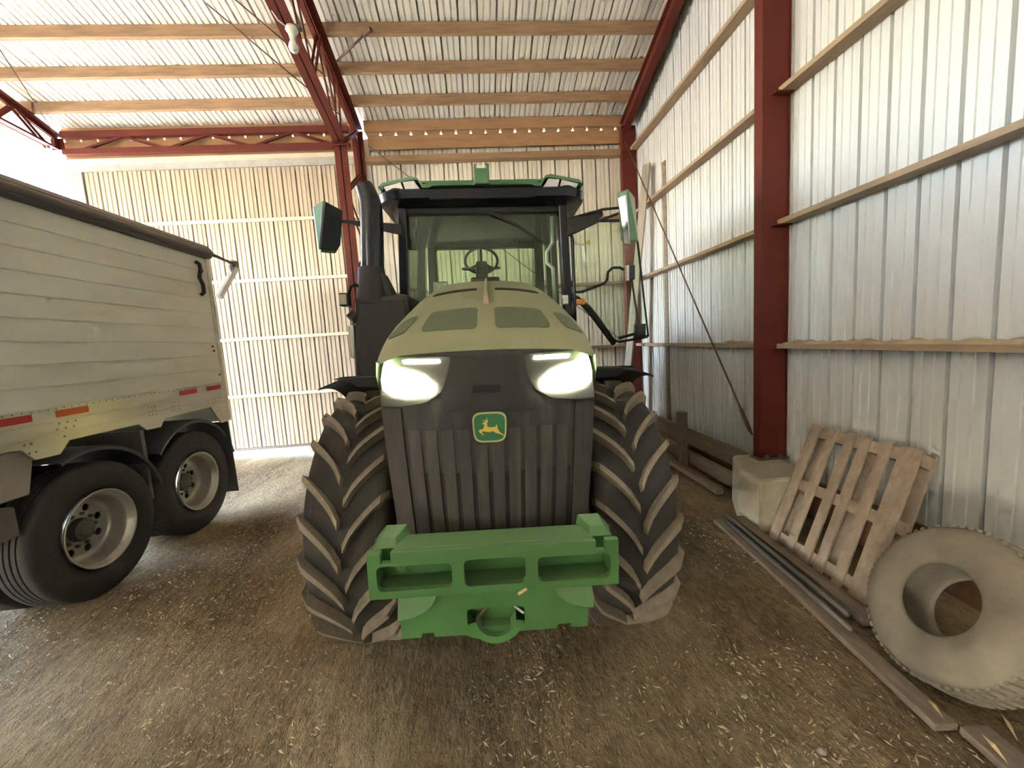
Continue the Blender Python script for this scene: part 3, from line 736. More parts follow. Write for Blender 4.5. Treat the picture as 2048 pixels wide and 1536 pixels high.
# running gear
for y in (3.30, 4.40):
    tb(G().tube([(TX - 2.4, y, .53), (TX - .2, y, .53)], .065, 12), 'axle', 'steel_grey', smooth=True)
for x in (TX - .75, TX - 1.75):
    tb(G().box(x - .06, x + .06, 1.2, 4.9, 1.0, 1.2), 'frame_rail', 'steel_grey', bevel=.006)
    tb(G().box(x - .05, x + .05, 3.75, 3.95, .50, 1.0), 'spring_hanger', 'steel_grey', bevel=.01)
g = G().hexa([(TX - 2.4, 1.2, .95), (TX - .13, 1.2, .95), (TX - .13, 2.72, .95), (TX - 2.4, 2.72, .95), (TX - 2.4, .9, 1.36), (TX - .10, .9, 1.36), (TX - .10, 2.98, 1.36), (TX - 2.4, 2.98, 1.36)])
tb(g, 'hopper', 'chute_paint', bevel=.01)
tb(G().hexa([(TX - .40, 1.6, .96), (TX - .06, 1.6, .96), (TX - .06, 2.90, .96), (TX - .40, 2.90, .96), (TX - .40, 1.6, 1.28), (TX - .05, 1.6, 1.28), (TX - .05, 2.97, 1.28), (TX - .40, 2.97, 1.28)]), 'hopper_lip', 'chute_paint', bevel=.01)
tb(G().box(TX - 1.2, TX - .015, 1.7, 2.76, .73, .93), 'gate_box', 'steel_grey', bevel=.008)

def truck_tire_profile(x0, w, rr, r0):     # x0 outer face, extends to -x
    p = [(x0 - .035, r0), (x0 - .015, r0 + .02), (x0 + .0, r0 + .07), (x0 + .004, r0 + .13), (x0 - .008, rr - .045), (x0 - .022, rr - .012), (x0 - .04, rr)]
    gw = (w - .08) / 5
    for k in range(1, 5):
        c = x0 - .04 - gw * k
        p += [(c + .006, rr), (c + .004, rr - .014), (c - .004, rr - .014), (c - .006, rr)]
    p += [(x0 - w + .04, rr), (x0 - w + .022, rr - .012), (x0 - w + .008, rr - .045), (x0 - w - .004, r0 + .13), (x0 - w + .0, r0 + .07), (x0 - w + .015, r0 + .02), (x0 - w + .035, r0)]
    return p
NEARW = None
for y in (3.30, 4.40):
    wx = 0.0
    parts = []
    tg = G().lathe(truck_tire_profile(0, .275, .53, .295), 64, 'x')
    tire = tg.build('outer_tire', 'truck_rubber', tl, smooth=True, angle=50); tire.location = (-.01, y - 3.85, .525)
    tg = G().lathe(truck_tire_profile(0, .275, .53, .295), 48, 'x')
    t2 = tg.build('inner_tire', 'truck_rubber', tl, smooth=True, angle=50); t2.location = (-.345, y - 3.85, .525)
    rim = G().lathe([(-.012, .300), (.004, .305), (.008, .298), (-.002, .288), (-.030, .282), (-.042, .268), (-.055, .264), (-.10, .258), (-.15, .250), (-.172, .240), (-.182, .225), (-.185, .20)], 56, 'x').build('rim', 'rim_alu', tire, smooth=True)
    holes = []
    for k in range(8):
        t = 2 * math.pi * (k + .35) / 8
        holes.append([(.175 * math.cos(t) + .030 * math.cos(q * math.pi / 6), .175 * math.sin(t) + .030 * math.sin(q * math.pi / 6)) for q in range(12)])
    disc = G().plate([(.225 * math.cos(2 * math.pi * k / 40), .225 * math.sin(2 * math.pi * k / 40)) for k in range(40)], holes, lambda u, w, d: (-.186 - d, u, w), .012).build('wheel_disc', 'rim_alu', tire)
    G().lathe([(-.21, .095), (-.16, .09), (-.135, .082), (-.13, .05), (-.125, .045), (-.122, 0)], 24, 'x').build('hub', 'steel_grey', tire, smooth=True, angle=40)
    G().lathe([(-.30, .26), (-.30, 0)], 24, 'x').build('brake_drum', 'grille_dark', tire)
    nut = G().lathe([(-.19, .013), (-.165, .013), (-.16, .006), (-.16, 0)], 6, 'x').mesh('lug_nut', 'steel_grey')
    for k in range(10):
        t = 2 * math.pi * k / 10
        inst(nut, 'lug_nut', tire, (0, .125 * math.cos(t), .125 * math.sin(t)))
    # fender over the pair
    n = 22; prof = []
    a0, a1 = R(12), R(113 if y < 4 else 140)
    fg = G()
    for i in range(n + 1):
        t = a0 + (a1 - a0) * i / n; cs, sn = math.cos(t), math.sin(t)
        for x, r in ((TX + .005, .60), (TX + .010, .625), (TX - .015, .64), (TX - .62, .64), (TX - .62, .628), (TX - .02, .628)):
            fg.v.append((x, y + r * cs, .545 + r * sn))
    for i in range(n):
        for j in range(6):
            jj = (j + 1) % 6; fg.f.append((i * 6 + j, i * 6 + jj, i * 6 + 6 + jj, i * 6 + 6 + j))
    fg.f += [tuple(range(6)), tuple(range(n * 6 + 5, n * 6 - 1, -1))]
    tb(fg, 'fender', 'fender_black', smooth=True, angle=35)
tb(G().hexa([(TX - .62, 4.95, .20), (TX + .03, 4.95, .20), (TX + .03, 4.962, .20), (TX - .62, 4.962, .20), (TX - .62, 4.93, 1.06), (TX + .03, 4.93, 1.06), (TX + .03, 4.942, 1.06), (TX - .62, 4.942, 1.06)]), 'mud_flap', 'fender_black')
tb(G().box(TX - .5, TX - .05, 3.82, 3.86, .55, 1.2), 'fender_bracket', 'steel_grey')
# ------------------------------------------------------------------ tractor (local: x to the right, y to the back, z up; origin under the front axle)
tk = empty('tractor', (0.0, 2.60, -0.005), (0, R(1.5), R(-1.5)))
tag(tk, 'green farm tractor facing the camera with its headlights on and one cab door open', 'tractor')

# front tires
FR, FW = .765, .44
carc = [(-.10, .40), (-.16, .43), (-.205, .50), (-.222, .58), (-.218, .66), (-.195, .70), (-.15, .712), (0, .722), (.15, .712), (.195, .70), (.218, .66), (.222, .58), (.205, .50), (.16, .43), (.10, .40)]
carc_me = G().lathe(carc, 72, 'x').mesh('front_tire', 'rubber', smooth=True)
def lug_mesh(s, R0, Rl, half, span, wid, name, m):
    """one curved tread bar on the side s, from near the centre line out to the shoulder"""
    g = G(); n = 6; rings = []
    for i in range(n + 1):
        t = i / n
        x = s * (.012 + (half - .012) * t)
        a = span * (t ** 0.72)                       # the bar sweeps back toward the shoulder
        wd = wid * (1.06 - .12 * t)
        drop = 0.0 if t < .75 else .05 * ((t - .75) / .25) ** 2
        rb, rt = R0 - .02 - drop, Rl - drop * .9 - .006 * t
        for da, r in ((-wd * .62, rb), (-wd * .42, rt), (wd * .42, rt), (wd * .62, rb)):
            q = a + da / Rl
            g.v.append((x, -r * math.cos(q), r * math.sin(q)))
    for i in range(n):
        for j in range(3):
            g.f.append((4 * i + j, 4 * i + j + 1, 4 * i + 5 + j, 4 * i + 4 + j))
    g.f += [(0, 1, 2, 3), (4 * n + 3, 4 * n + 2, 4 * n + 1, 4 * n)]
    return g.mesh(name, m)
lugs = {s: lug_mesh(s, .712, FR + .005, .222, .33, .044, 'tread_lug', 'lug_rubber') for s in (-1, 1)}
NL = 23
for sx in (-1, 1):
    tire = inst(carc_me, 'front_tire', tk, (sx * .735, 0, .755))
    for k in range(NL):
        for s in (-1, 1):
            a = 2 * math.pi * (k + (.5 if s > 0 else 0)) / NL
            inst(lugs[s], 'tread_lug', tire, rot=(-a, 0, 0))
    G().lathe([(sx * -.16, .41), (sx * .12, .41), (sx * .12, .38), (sx * .05, .30), (sx * .05, .13), (sx * .15, .12), (sx * .15, 0)], 36, 'x').build('rim', 'rim_yellow', tire, smooth=True, angle=40)
    # front fender: a shell over the tire with a turned-down outer lip
    n = 26; a0, a1 = R(86), R(150); fg = G(); pr = [(-.24, .84), (-.10, .862), (.10, .862), (.22, .845), (.30, .815), (.335, .80), (.335, .79), (.30, .803), (.22, .832), (.10, .85), (-.10, .85), (-.24, .828)]
    m_ = len(pr)
    for i in range(n + 1):
        t = a0 + (a1 - a0) * i / n
        w = 1.0
        for x, r in pr:
            fg.v.append((sx * (.735 + (x if x < 0 else x * w)), r * math.cos(math.pi - t), .755 + r * math.sin(t)))
    for i in range(n):
        for j in range(m_):
            jj = (j + 1) % m_; fg.f.append((i * m_ + j, i * m_ + jj, (i + 1) * m_ + jj, (i + 1) * m_ + j))
    fg.f += [tuple(range(m_)), tuple(range((n + 1) * m_ - 1, n * m_ - 1, -1))]
    fd = fg.build('front_fender', 'black_plastic', tk, smooth=True, angle=40)
    G().plate([(sx * 1.02, 1.602), (sx * .96, 1.615), (sx * .50, 1.62), (sx * .50, 1.50), (sx * .60, 1.535), (sx * .86, 1.545), (sx * .93, 1.585)], [], lambda u, w, d: (u, .06 + d, w), .02).build('fender_gusset', 'black_plastic', fd)
    G().tube([(sx * .50, .1, 1.0), (sx * .50, .05, 1.45), (sx * .60, .03, 1.60)], .025, 8).build('fender_stay', 'black_plastic', fd, smooth=True)

# chassis
G().box(-.30, .30, -.62, 3.6, .62, 1.02).build('chassis', 'black_plastic', tk, bevel=.02)
ax = G().tube([(-.62, 0, .72), (-.3, 0, .68), (.3, 0, .68), (.62, 0, .72)], [.10, .13, .13, .10], 12).build('front_axle', 'green', tk, smooth=True)
G().box(-.42, .42, -.52, 1.15, .98, 1.75).build('engine_block', 'grille_dark', tk, bevel=.02)
# rear wheels
rprof = [(-.2, .50), (-.22, .6), (-.235, .75), (-.22, .90), (-.18, .95), (0, .965), (.18, .95), (.22, .90), (.235, .75), (.22, .6), (.2, .50)]
rme = G().lathe(rprof, 56, 'x').mesh('rear_tire', 'rubber', smooth=True)
rl = {s: lug_mesh(s, .955, 1.01, .235, .26, .06, 'rear_lug', 'lug_rubber') for s in (-1, 1)}
for sx in (-1, 1):
    o = inst(rme, 'rear_tire', tk, (sx * .80, 3.0, 1.0))
    for k in range(22):
        for s in (-1, 1):
            inst(rl[s], 'tread_lug', o, rot=(-2 * math.pi * (k + (.5 if s > 0 else 0)) / 22, 0, 0))
    G().lathe([(sx * -.1, .51), (sx * .15, .51), (sx * .10, .3), (sx * .10, .12), (sx * .2, .1), (sx * .2, 0)], 32, 'x').build('rim', 'rim_yellow', o, smooth=True, angle=40)
    n = 20; fg = G(); pr = [(-.26, 1.09), (.26, 1.09), (.27, 1.05), (.25, 1.07), (-.26, 1.075)]
    for i in range(n + 1):
        t = R(25 + 120 * i / n)
        for x, r in pr: fg.v.append((sx * .78 + sx * x, 3.0 - r * math.cos(t), 1.0 + r * math.sin(t)))
    for i in range(n):
        for j in range(5):
            jj = (j + 1) % 5; fg.f.append((i * 5 + j, i * 5 + jj, i * 5 + 5 + jj, i * 5 + 5 + j))
    fg.build('rear_fender', 'green', tk, smooth=True, angle=40)
G().tube([(-.7, 3.0, 1.0), (.7, 3.0, 1.0)], .16, 14).build('rear_axle', 'green', tk, smooth=True)

# hood
ST = [(-.74, .490, 1.752, 1.772), (-.70, .505, 1.785, 1.815), (-.60, .512, 1.825, 1.868), (-.45, .525, 1.870, 1.925), (-.20, .530, 1.945, 2.01), (.10, .520, 2.035, 2.105), (.45, .495, 2.145, 2.215), (.80, .470, 2.245, 2.30), (1.05, .445, 2.305, 2.35), (1.12, .43, 2.29, 2.33)]
def hood(s, y):
    for a, b in zip(ST[:-1], ST[1:]):
        if y <= b[0] or b is ST[-1]:
            t = (y - a[0]) / (b[0] - a[0]); xs, zsd, zc = [a[k] + (b[k] - a[k]) * t for k in (1, 2, 3)]
            break
    q = abs(s)
    return Vector((s * xs, y, zsd + (zc - zsd) * (1 - q ** 2.2) - .028 * max(0, q - .82) / .18))
def hood_full(u, y):      # u -1.35..1.35 ; beyond 1 the side drops
    q = abs(u)
    if q <= 1: return hood(u, y)
    p = hood(math.copysign(1, u), y); d = (q - 1) / .35
    zb = 1.30 if y > -.5 else 1.30 + (1.74 - 1.30) * min(1, (-.5 - y) / .24)
    return Vector((p.x + math.copysign(.018 * math.sin(math.pi * d * .6), u), y, p.z + (zb - p.z) * d))
ys = []
for a, b in zip(ST[:-1], ST[1:]):
    k = max(1, round((b[0] - a[0]) / .08)); ys += [a[0] + (b[0] - a[0]) * i / k for i in range(k)]
ys.append(ST[-1][0])
us = [-1.35, -1.28, -1.2, -1.1, -1.03] + [-1 + 2 * i / 32 for i in range(33)] + [1.03, 1.1, 1.2, 1.28, 1.35]
g = G(); nu = len(us)
for y in ys:
    for u in us: g.v.append(tuple(hood_full(u, y)))
for j in range(len(ys) - 1):
    for i in range(nu - 1): g.f.append((j * nu + i, j * nu + i + 1, (j + 1) * nu + i + 1, (j + 1) * nu + i))
g.f.append(tuple((len(ys) - 1) * nu + i for i in range(nu)))
hd = g.build('hood', 'green_hood', tk, smooth=True, angle=50)
def patch(poly, name, m, off=.004, nu=10, nv=8, r=.12):
    """poly: 4 corners (s,y) -> a patch lying just above the hood skin"""
    a, b, c, d = poly; g = G(); grid = []
    for j in range(nv + 1):
        for i in range(nu + 1):
            u, v = i / nu, j / nv
            cu, cv = min(u, 1 - u), min(v, 1 - v)      # soften the corners
            if cu < r and cv < r:
                du, dv = r - cu, r - cv; L = math.hypot(du, dv)
                if L > r:
                    k = r / L; u = (r - du * k) if u < .5 else 1 - (r - du * k); v = (r - dv * k) if v < .5 else 1 - (r - dv * k)
            s = (a[0] * (1 - u) + b[0] * u) * (1 - v) + (d[0] * (1 - u) + c[0] * u) * v
            y = (a[1] * (1 - u) + b[1] * u) * (1 - v) + (d[1] * (1 - u) + c[1] * u) * v
            grid.append((s, y))
    n = len(grid); nu1 = nu + 1
    for dz in (off, -.006):
        for s, y in grid:
            p = hood(s, y); g.v.append((p.x * (1 + off * .5), p.y, p.z + dz))
    for j in range(nv):
        for i in range(nu):
            q = (j * nu1 + i, j * nu1 + i + 1, (j + 1) * nu1 + i + 1, (j + 1) * nu1 + i)
            g.f.append(q); g.f.append(tuple(n + k for k in reversed(q)))
    bd = [i for i in range(nu1)] + [j * nu1 + nu for j in range(1, nv + 1)] + [nv * nu1 + i for i in range(nu - 1, -1, -1)] + [j * nu1 for j in range(nv - 1, 0, -1)]
    for k in range(len(bd)):
        a_, b_ = bd[k], bd[(k + 1) % len(bd)]; g.f.append((a_, b_, b_ + n, a_ + n))
    return g.build(name, m, hd, smooth=True, angle=40)
for s in (-1, 1):
    patch([(s * .64, -.555), (s * .09, -.585), (s * .09, -.20), (s * .60, -.20)], 'air_screen', 'screen')
    patch([(s * .975, -.50), (s * .80, -.53), (s * .735, -.22), (s * .93, -.22)], 'air_screen', 'screen')
    patch([(s * .76, .34), (s * .13, .34), (s * .13, .40), (s * .72, .40)], 'intake_slot', 'grille_dark', off=.006, r=.05)
g = G(); pts = [(-.0, y) for y in (.02, .1, .3, .5, .7, .9, 1.08)]
for _, y in pts:
    z = hood(0, y).z; h = .004 if y < .05 else .030
    g.v += [(-.014, y, z - .01), (-.008, y, z + h), (.008, y, z + h), (.014, y, z - .01)]
for i in range(len(pts) - 1):
    for j in range(3): g.f.append((4 * i + j, 4 * i + j + 1, 4 * i + 5 + j, 4 * i + 4 + j))
g.f += [(0, 1, 2, 3), tuple(4 * (len(pts) - 1) + k for k in (3, 2, 1, 0))]
g.build('hood_ridge', 'green_hood', hd)
z0 = hood(0, -.05).z
G().hexa([(-.022, -.10, z0 - .03), (.022, -.10, z0 - .03), (.018, .12, z0 + .03), (-.018, .12, z0 + .03), (-.018, -.08, z0 + .015), (.018, -.08, z0 + .015), (.012, .12, z0 + .085), (-.012, .12, z0 + .085)]).build('hood_latch', 'pallet_wood', hd, bevel=.006)

# nose and grille: half width and bulge by height
def half(z):
    for (z0, h0), (z1, h1) in (((.84, .455), (1.30, .492)), ((1.30, .492), (1.56, .507)), ((1.56, .507), (1.765, .490))):
        if z <= z1: return h0 + (h1 - h0) * max(0, (z - z0)) / (z1 - z0)
    return .49
def nose(s, z, off=0.0):      # s -1..1 across
    h = half(z); x = s * h
    y = -.825 + .10 * abs(s) ** 2.4 + .07 * max(0, (z - 1.50) / .26) ** 1.5 - .012 * (1.3 - z)
    return Vector((x, y - off, z))
ns = G().grid(36, 30, lambda u, v: nose(-1 + 2 * u, .845 + .925 * v)).v
g = G(); g.grid(36, 30, lambda u, v: nose(-1 + 2 * u, .845 + .925 * v))
n = 37
side = []
for s in (0, 36):     # return flanges to the back
    base = len(g.v)
    for j in range(31):
        p = Vector(g.v[j * n + s]); g.v.append((p.x * .97, p.y + .20, p.z))
    for j in range(30): g.f.append((j * n + s, (j + 1) * n + s, base + j + 1, base + j))
gr = g.build('grille', 'grille_black', tk, smooth=True, angle=50)
# vertical slats; dark strips on the shell between them paint the gap shade
def strip(name, s0, s1, z0, z1, off, m, parent, nz=10, nx=3, thick=.012):
    g = G()
    for o in (off, off - thick):
        for j in range(nz + 1):
            for i in range(nx + 1):
                fade = min(1.0, .15 + (1 - j / nz) * 2.2) if name == 'grille_slat' else 1.0
                p = nose(s0 + (s1 - s0) * i / nx, z0 + (z1 - z0) * j / nz, o * fade if o > 0 else o); g.v.append(tuple(p))
    k = (nx + 1) * (nz + 1)
    for j in range(nz):
        for i in range(nx):
            q = (j * (nx + 1) + i, j * (nx + 1) + i + 1, (j + 1) * (nx + 1) + i + 1, (j + 1) * (nx + 1) + i)
            g.f.append(q); g.f.append(tuple(x + k for x in reversed(q)))
    b = list(range(nx + 1)) + [j * (nx + 1) + nx for j in range(1, nz + 1)] + [nz * (nx + 1) + i for i in range(nx - 1, -1, -1)] + [j * (nx + 1) for j in range(nz - 1, 0, -1)]
    for i in range(len(b)):
        a_, b_ = b[i], b[(i + 1) % len(b)]; g.f.append((a_, b_, b_ + k, a_ + k))
    return g.build(name, m, parent, smooth=True, angle=40)
NS = 10
for i in range(NS):
    s0 = -.76 + 1.52 * i / NS; s1 = s0 + 1.52 / NS
    strip('grille_slat', s0 + .012, s1 - .030, .85, 1.42, .011, 'slat_black', gr)
    strip('gap_shade_strip', s1 - .030, s1 + .012, .85, 1.22, .003, 'grille_dark', gr, nx=1, thick=.004)
for s in (-1, 1):
    strip('side_trim', s * .80, s * .985, .85, 1.52, .010, 'slat_black', gr)
# dark nose shield between the lamps
strip('nose_shield', -.42, .42, 1.50, 1.745, .010, 'black_plastic', gr, nx=10)
strip('shield_sheen', -.14, .10, 1.585, 1.615, .016, 'black_gloss', gr, nx=5, nz=2, thick=.006)  # glossy strip standing in for a small sheen on the nose
# headlights
def lamp_poly(s, pts, off, name, m, parent, thick=.012):
    c = (sum(p[0] for p in pts) / len(pts), sum(p[1] for p in pts) / len(pts))
    g = G(); n = len(pts)
    for o in (off, off - thick):
        for f in (1.0, .62):
            for u, z in pts:
                uu, zz_ = c[0] + (u - c[0]) * f, c[1] + (z - c[1]) * f
                g.v.append(tuple(nose(s * uu, zz_, o + (.004 if f < 1 else 0))))
        p = nose(s * c[0], c[1], o + .005); g.v.append(tuple(p))
    for k, base in ((0, 0), (1, 2 * n + 1)):
        for i in range(n):
            j = (i + 1) % n
            g.f.append((base + i, base + j, base + n + j, base + n + i)); g.f.append((base + n + i, base + n + j, base + 2 * n))
    for i in range(n):
        j = (i + 1) % n; g.f.append((i, j, 2 * n + 1 + j, 2 * n + 1 + i))
    return g.build(name, m, parent, smooth=True, angle=50)
for s in (-1, 1):
    hl = lamp_poly(s, [(.985, 1.755), (.72, 1.750), (.34, 1.748), (.36, 1.66), (.42, 1.59), (.56, 1.545), (.80, 1.53), (.99, 1.53), (1.0, 1.64)], .014, 'headlight', 'lens_cover', tk)
    hl['label'] = 'lit headlight under the hood lip'
    lamp_poly(s, [(.975, 1.742), (.935, 1.740), (.88, 1.712), (.83, 1.705), (.70, 1.693), (.57, 1.668), (.475, 1.632), (.46, 1.605), (.49, 1.585), (.57, 1.572), (.74, 1.568), (.88, 1.578), (.965, 1.605), (.995, 1.65), (.99, 1.70)], .026, 'lamp', 'headlight', hl)
    lamp_poly(s, [(.80, 1.738), (.74, 1.742), (.44, 1.738), (.43, 1.728), (.44, 1.724), (.78, 1.724)], .024, 'marker_strip', 'daylamp', hl)
# badge
def bp(u, w, off): p = nose(0, 1.43, off); return (p.x + u, p.y, 1.43 + w)
def sq(a, b, n=40, e=4.2, bx=0.0):
    out = []
    for k in range(n):
        t = 2 * math.pi * k / n; c, s_ = math.cos(t), math.sin(t)
        x = math.copysign(abs(c) ** (2 / e), c); y = math.copysign(abs(s_) ** (2 / e), s_)
        out.append((a * x * (1 + .05 * y), b * y * (1 - .0 * x)))
    return out
bd = G().plate(sq(.075, .068), [sq(.068, .061)], lambda u, w, d: bp(u, w, .024 - d), .016).build('badge', 'badge_rim', tk)
bd['label'] = 'green badge with a leaping yellow deer'
G().plate(sq(.068, .061), [], lambda u, w, d: bp(u, w, .021 - d), .012).build('badge_field', 'badge_green', bd)
DEER = [(440, 905), (500, 880), (600, 868), (640, 800), (668, 720), (655, 690), (600, 690), (575, 660), (640, 635), (700, 610), (660, 590), (615, 545), (625, 530), (690, 575), (715, 565), (700, 500), (712, 490), (745, 560), (765, 540), (770, 440), (785, 435), (795, 520), (830, 590), (800, 600), (770, 640), (785, 720), (800, 790), (880, 812), (1000, 812), (1120, 790), (1135, 745), (1105, 715), (1150, 730), (1190, 780), (1175, 845), (1215, 930), (1270, 1020), (1360, 1075), (1450, 1150), (1430, 1165), (1330, 1105), (1230, 1060), (1110, 1035), (1040, 980), (960, 965), (850, 990), (720, 965), (620, 950), (540, 965), (590, 1030), (660, 1105), (630, 1105), (540, 1040), (460, 980)]
deer = [((x - 875) / 1320 * .150, -(y - 810) / 1130 * .136) for x, y in DEER]
G().plate(deer, [], lambda u, w, d: bp(u, w, .0235 - d), .006).build('badge_deer', 'badge_yellow', bd)

# front weight bracket
zb0, zb1, hw, yf = .79, .985, .51, -1.06
wins = [rrect(-.475, -.175, zb0 + .032, zb1 - .058, .022), rrect(-.125, .125, zb0 + .032, zb1 - .050, .022), rrect(.175, .475, zb0 + .032, zb1 - .058, .022)]
out = [(-hw, zb0), (hw, zb0), (hw, zb1), (hw - .055, zb1), (hw - .055, zb1 - .045), (hw - .095, zb1 - .045), (hw - .095, zb1), (-hw + .095, zb1), (-hw + .095, zb1 - .045), (-hw + .055, zb1 - .045), (-hw + .055, zb1), (-hw, zb1)]
wb = G().plate(out, wins, lambda u, w, d: (u, yf + d, w), .03).build('weight_bracket', 'green', tk, bevel=.004)
G().box(-hw, hw, yf + .12, yf + .14, zb0, zb1 + .0).build('bracket_back', 'green', wb)
G().hexa([(-hw + .1, yf + .03, zb1 - .03), (hw - .1, yf + .03, zb1 - .03), (hw - .09, yf + .13, zb1 - .015), (-hw + .09, yf + .13, zb1 - .015), (-hw + .1, yf + .03, zb1), (hw - .1, yf + .03, zb1), (hw - .09, yf + .13, zb1 + .012), (-hw + .09, yf + .13, zb1 + .012)]).build('bracket_top', 'green', wb, bevel=.004)
G().box(-hw, hw, yf + .03, yf + .125, zb0, zb0 + .03).build('bracket_floor', 'green', wb, bevel=.003)
for x0, x1 in ((-hw, -hw + .03), (-.165, -.135), (.135, .165), (hw - .03, hw)):
    G().box(x0, x1, yf + .03, yf + .125, zb0 + .03, zb1 - .03).build('bracket_rib', 'green', wb)
for s in (-1, 1):
    G().hexa([(s * .40, yf + .05, zb1 - .01), (s * .50, yf + .05, zb1 - .01), (s * .50, yf + .14, zb1 + .01), (s * .36, yf + .14, zb1 + .01), (s * .41, yf + .07, zb1 + .03), (s * .47, yf + .07, zb1 + .03), (s * .46, yf + .14, zb1 + .055), (s * .37, yf + .14, zb1 + .055)]).build('bracket_lug', 'green', wb, bevel=.004)
    G().hexa([(s * .375 - .025, yf - .002, zb1 - .06), (s * .375 + .025, yf - .002, zb1 - .06), (s * .375 + .025, yf + .02, zb1 - .06), (s * .375 - .025, yf + .02, zb1 - .06)][::1] and
             [(s * .375 - .006, yf + .001, zb1 - .085), (s * .375 + .006, yf + .001, zb1 - .085), (s * .375 + .006, yf + .03, zb1 - .085), (s * .375 - .006, yf + .03, zb1 - .085),
              (s * .375 - .03, yf + .001, zb1 - .05), (s * .375 + .03, yf + .001, zb1 - .05), (s * .375 + .03, yf + .03, zb1 - .05), (s * .375 - .03, yf + .03, zb1 - .05)]).build('stop_nub', 'green', wb)
# lower block under the bar
y2 = yf + .035
low = [(-.40, .585), (-.32, .585), (-.315, .605), (-.27, .605), (-.265, .585), (-.14, .585), (-.10, .565), (-.03, .552), (.04, .562), (.09, .585), (.25, .585), (.26, .605), (.31, .605), (.315, .585), (.385, .585), (.39, .70), (.375, .72), (.375, .79), (-.375, .79), (-.395, .72), (-.405, .70)]
hole = rrect(-.125, .115, .615, .70, .02)
lb = G().plate(low, [hole], lambda u, w, d: (u, y2 + d, w), .05).build('tow_block', 'green', tk, bevel=.005)
G().box(-.38, .37, y2 + .05, y2 + .30, .60, .78).build('block_body', 'green', lb, bevel=.01)
for s in (-1, 1):   # sloped shelves either side
    g = G(); n = 8; pts = [(s * .40, .705)] + [(s * (.40 - .155 * math.sin(math.pi / 2 * i / n)), .705 + .085 * (1 - math.cos(math.pi / 2 * i / n))) for i in range(n + 1)] + [(s * .40, .79)]
    G().plate(pts, [], lambda u, w, d: (u, y2 - .05 + (w - .705) * .35 + d, w), .05).build('shelf_plate', 'green', lb)
G().lathe([(y2 - .03, .115), (y2 - .03, .085), (y2 + .05, .085), (y2 + .05, .115)], 20, 'y', (-.005, 0, .675), closed=True, arc=(R(190), R(350))).build('tow_ring', 'green', lb, smooth=True, angle=40)
G().tube([(-.105, y2 + .03, .615), (-.03, y2 + .025, .70)], .007, 6).build('tow_pin', 'rot_wood', lb)
G().tube([(.07, y2 + .02, .69), (.112, y2 + .015, .655)], .006, 6).build('pin_clip', 'alu', lb)
G().tube([(.09, y2 - .05, .785), (.125, y2 - .05, .805)], .006, 6).build('pin_clip', 'splinter', lb)

# cab
cb = G().box(-.74, .74, 1.22, 2.72, 1.40, 2.02).build('cab_body', 'black_plastic', tk, bevel=.03)
def post(name, a, b, wx, wy, m='black_gloss'):
    g = G(); a, b = Vector(a), Vector(b)
    q = []
    for p in (a, b):
        q += [(p.x - wx / 2, p.y - wy / 2, p.z), (p.x + wx / 2, p.y - wy / 2, p.z), (p.x + wx / 2, p.y + wy / 2, p.z), (p.x - wx / 2, p.y + wy / 2, p.z)]
    return g.hexa(q).build(name, m, tk, bevel=.012)
for s in (-1, 1):
    post('front_pillar', (s * .775, 1.27, 1.95), (s * .725, 1.22, 3.08), .085, .10)
    post('rear_pillar', (s * .70, 2.66, 1.95), (s * .67, 2.62, 3.08), .10, .10, 'black_plastic')
    post('door_pillar', (s * .80, 2.05, 1.95), (s * .76, 2.0, 3.08), .06, .09, 'black_plastic')
G().box(-.70, .70, 1.20, 1.27, 2.98, 3.10).build('front_header', 'black_plastic', tk, bevel=.01)
G().box(-.68, .68, 2.58, 2.66, 2.98, 3.10).build('rear_header', 'black_plastic', tk, bevel=.01)
G().box(-.70, .70, 2.60, 2.68, 1.95, 2.22).build('rear_sill', 'black_plastic', tk, bevel=.01)
G().box(-.70, .70, 1.05, 2.62, 3.06, 3.09).build('headliner', 'headliner', tk)
for s in (-1, 1):
    G().lathe([(0, .0), (0, .028), (.03, .03), (.035, .0)], 10, 'z', (s * .38, 2.5, 3.02)).build('headliner_light', 'black_plastic', tk)
G().hexa([(-.69, 1.262, 1.98), (.69, 1.262, 1.98), (.69, 1.268, 1.98), (-.69, 1.268, 1.98), (-.68, 1.235, 3.05), (.68, 1.235, 3.05), (.68, 1.241, 3.05), (-.68, 1.241, 3.05)]).build('windshield', 'cab_glass', tk)
rg = rrect(-.63, .63, 2.2, 3.02, .06)
G().plate(rg, [], lambda u, w, d: (u, 2.63 + d, w), .006).build('rear_window', 'cab_glass', tk)
fr = G().plate(rrect(-.68, .68, 2.14, 3.06, .05), [rrect(-.62, .62, 2.2, 3.01, .07)], lambda u, w, d: (u, 2.62 + d, w), .03).build('rear_window_frame', 'black_plastic', tk)
for y0, y1 in ((1.32, 2.0), (2.06, 2.6)):   # side glass on the left side of the picture
    G().hexa([(-.775, y0, 2.0), (-.769, y0, 2.0), (-.769, y1, 2.0), (-.775, y1, 2.0), (-.735, y0, 3.06), (-.729, y0, 3.06), (-.729, y1, 3.06), (-.735, y1, 3.06)]).build('side_window', 'cab_glass', tk)
G().hexa([(.769, 2.10, 2.0), (.775, 2.10, 2.0), (.775, 2.6, 2.0), (.769, 2.6, 2.0), (.729, 2.10, 3.06), (.735, 2.10, 3.06), (.735, 2.6, 3.06), (.729, 2.6, 3.06)]).build('side_window', 'cab_glass', tk)
G().tube([(.66, 1.34, 2.12), (.655, 1.37, 2.5), (.60, 1.40, 2.56), (.60, 1.40, 2.66), (.655, 1.37, 2.74), (.65, 1.34, 2.98)], .018, 8).build('grab_rail', 'alu', tk, smooth=True)
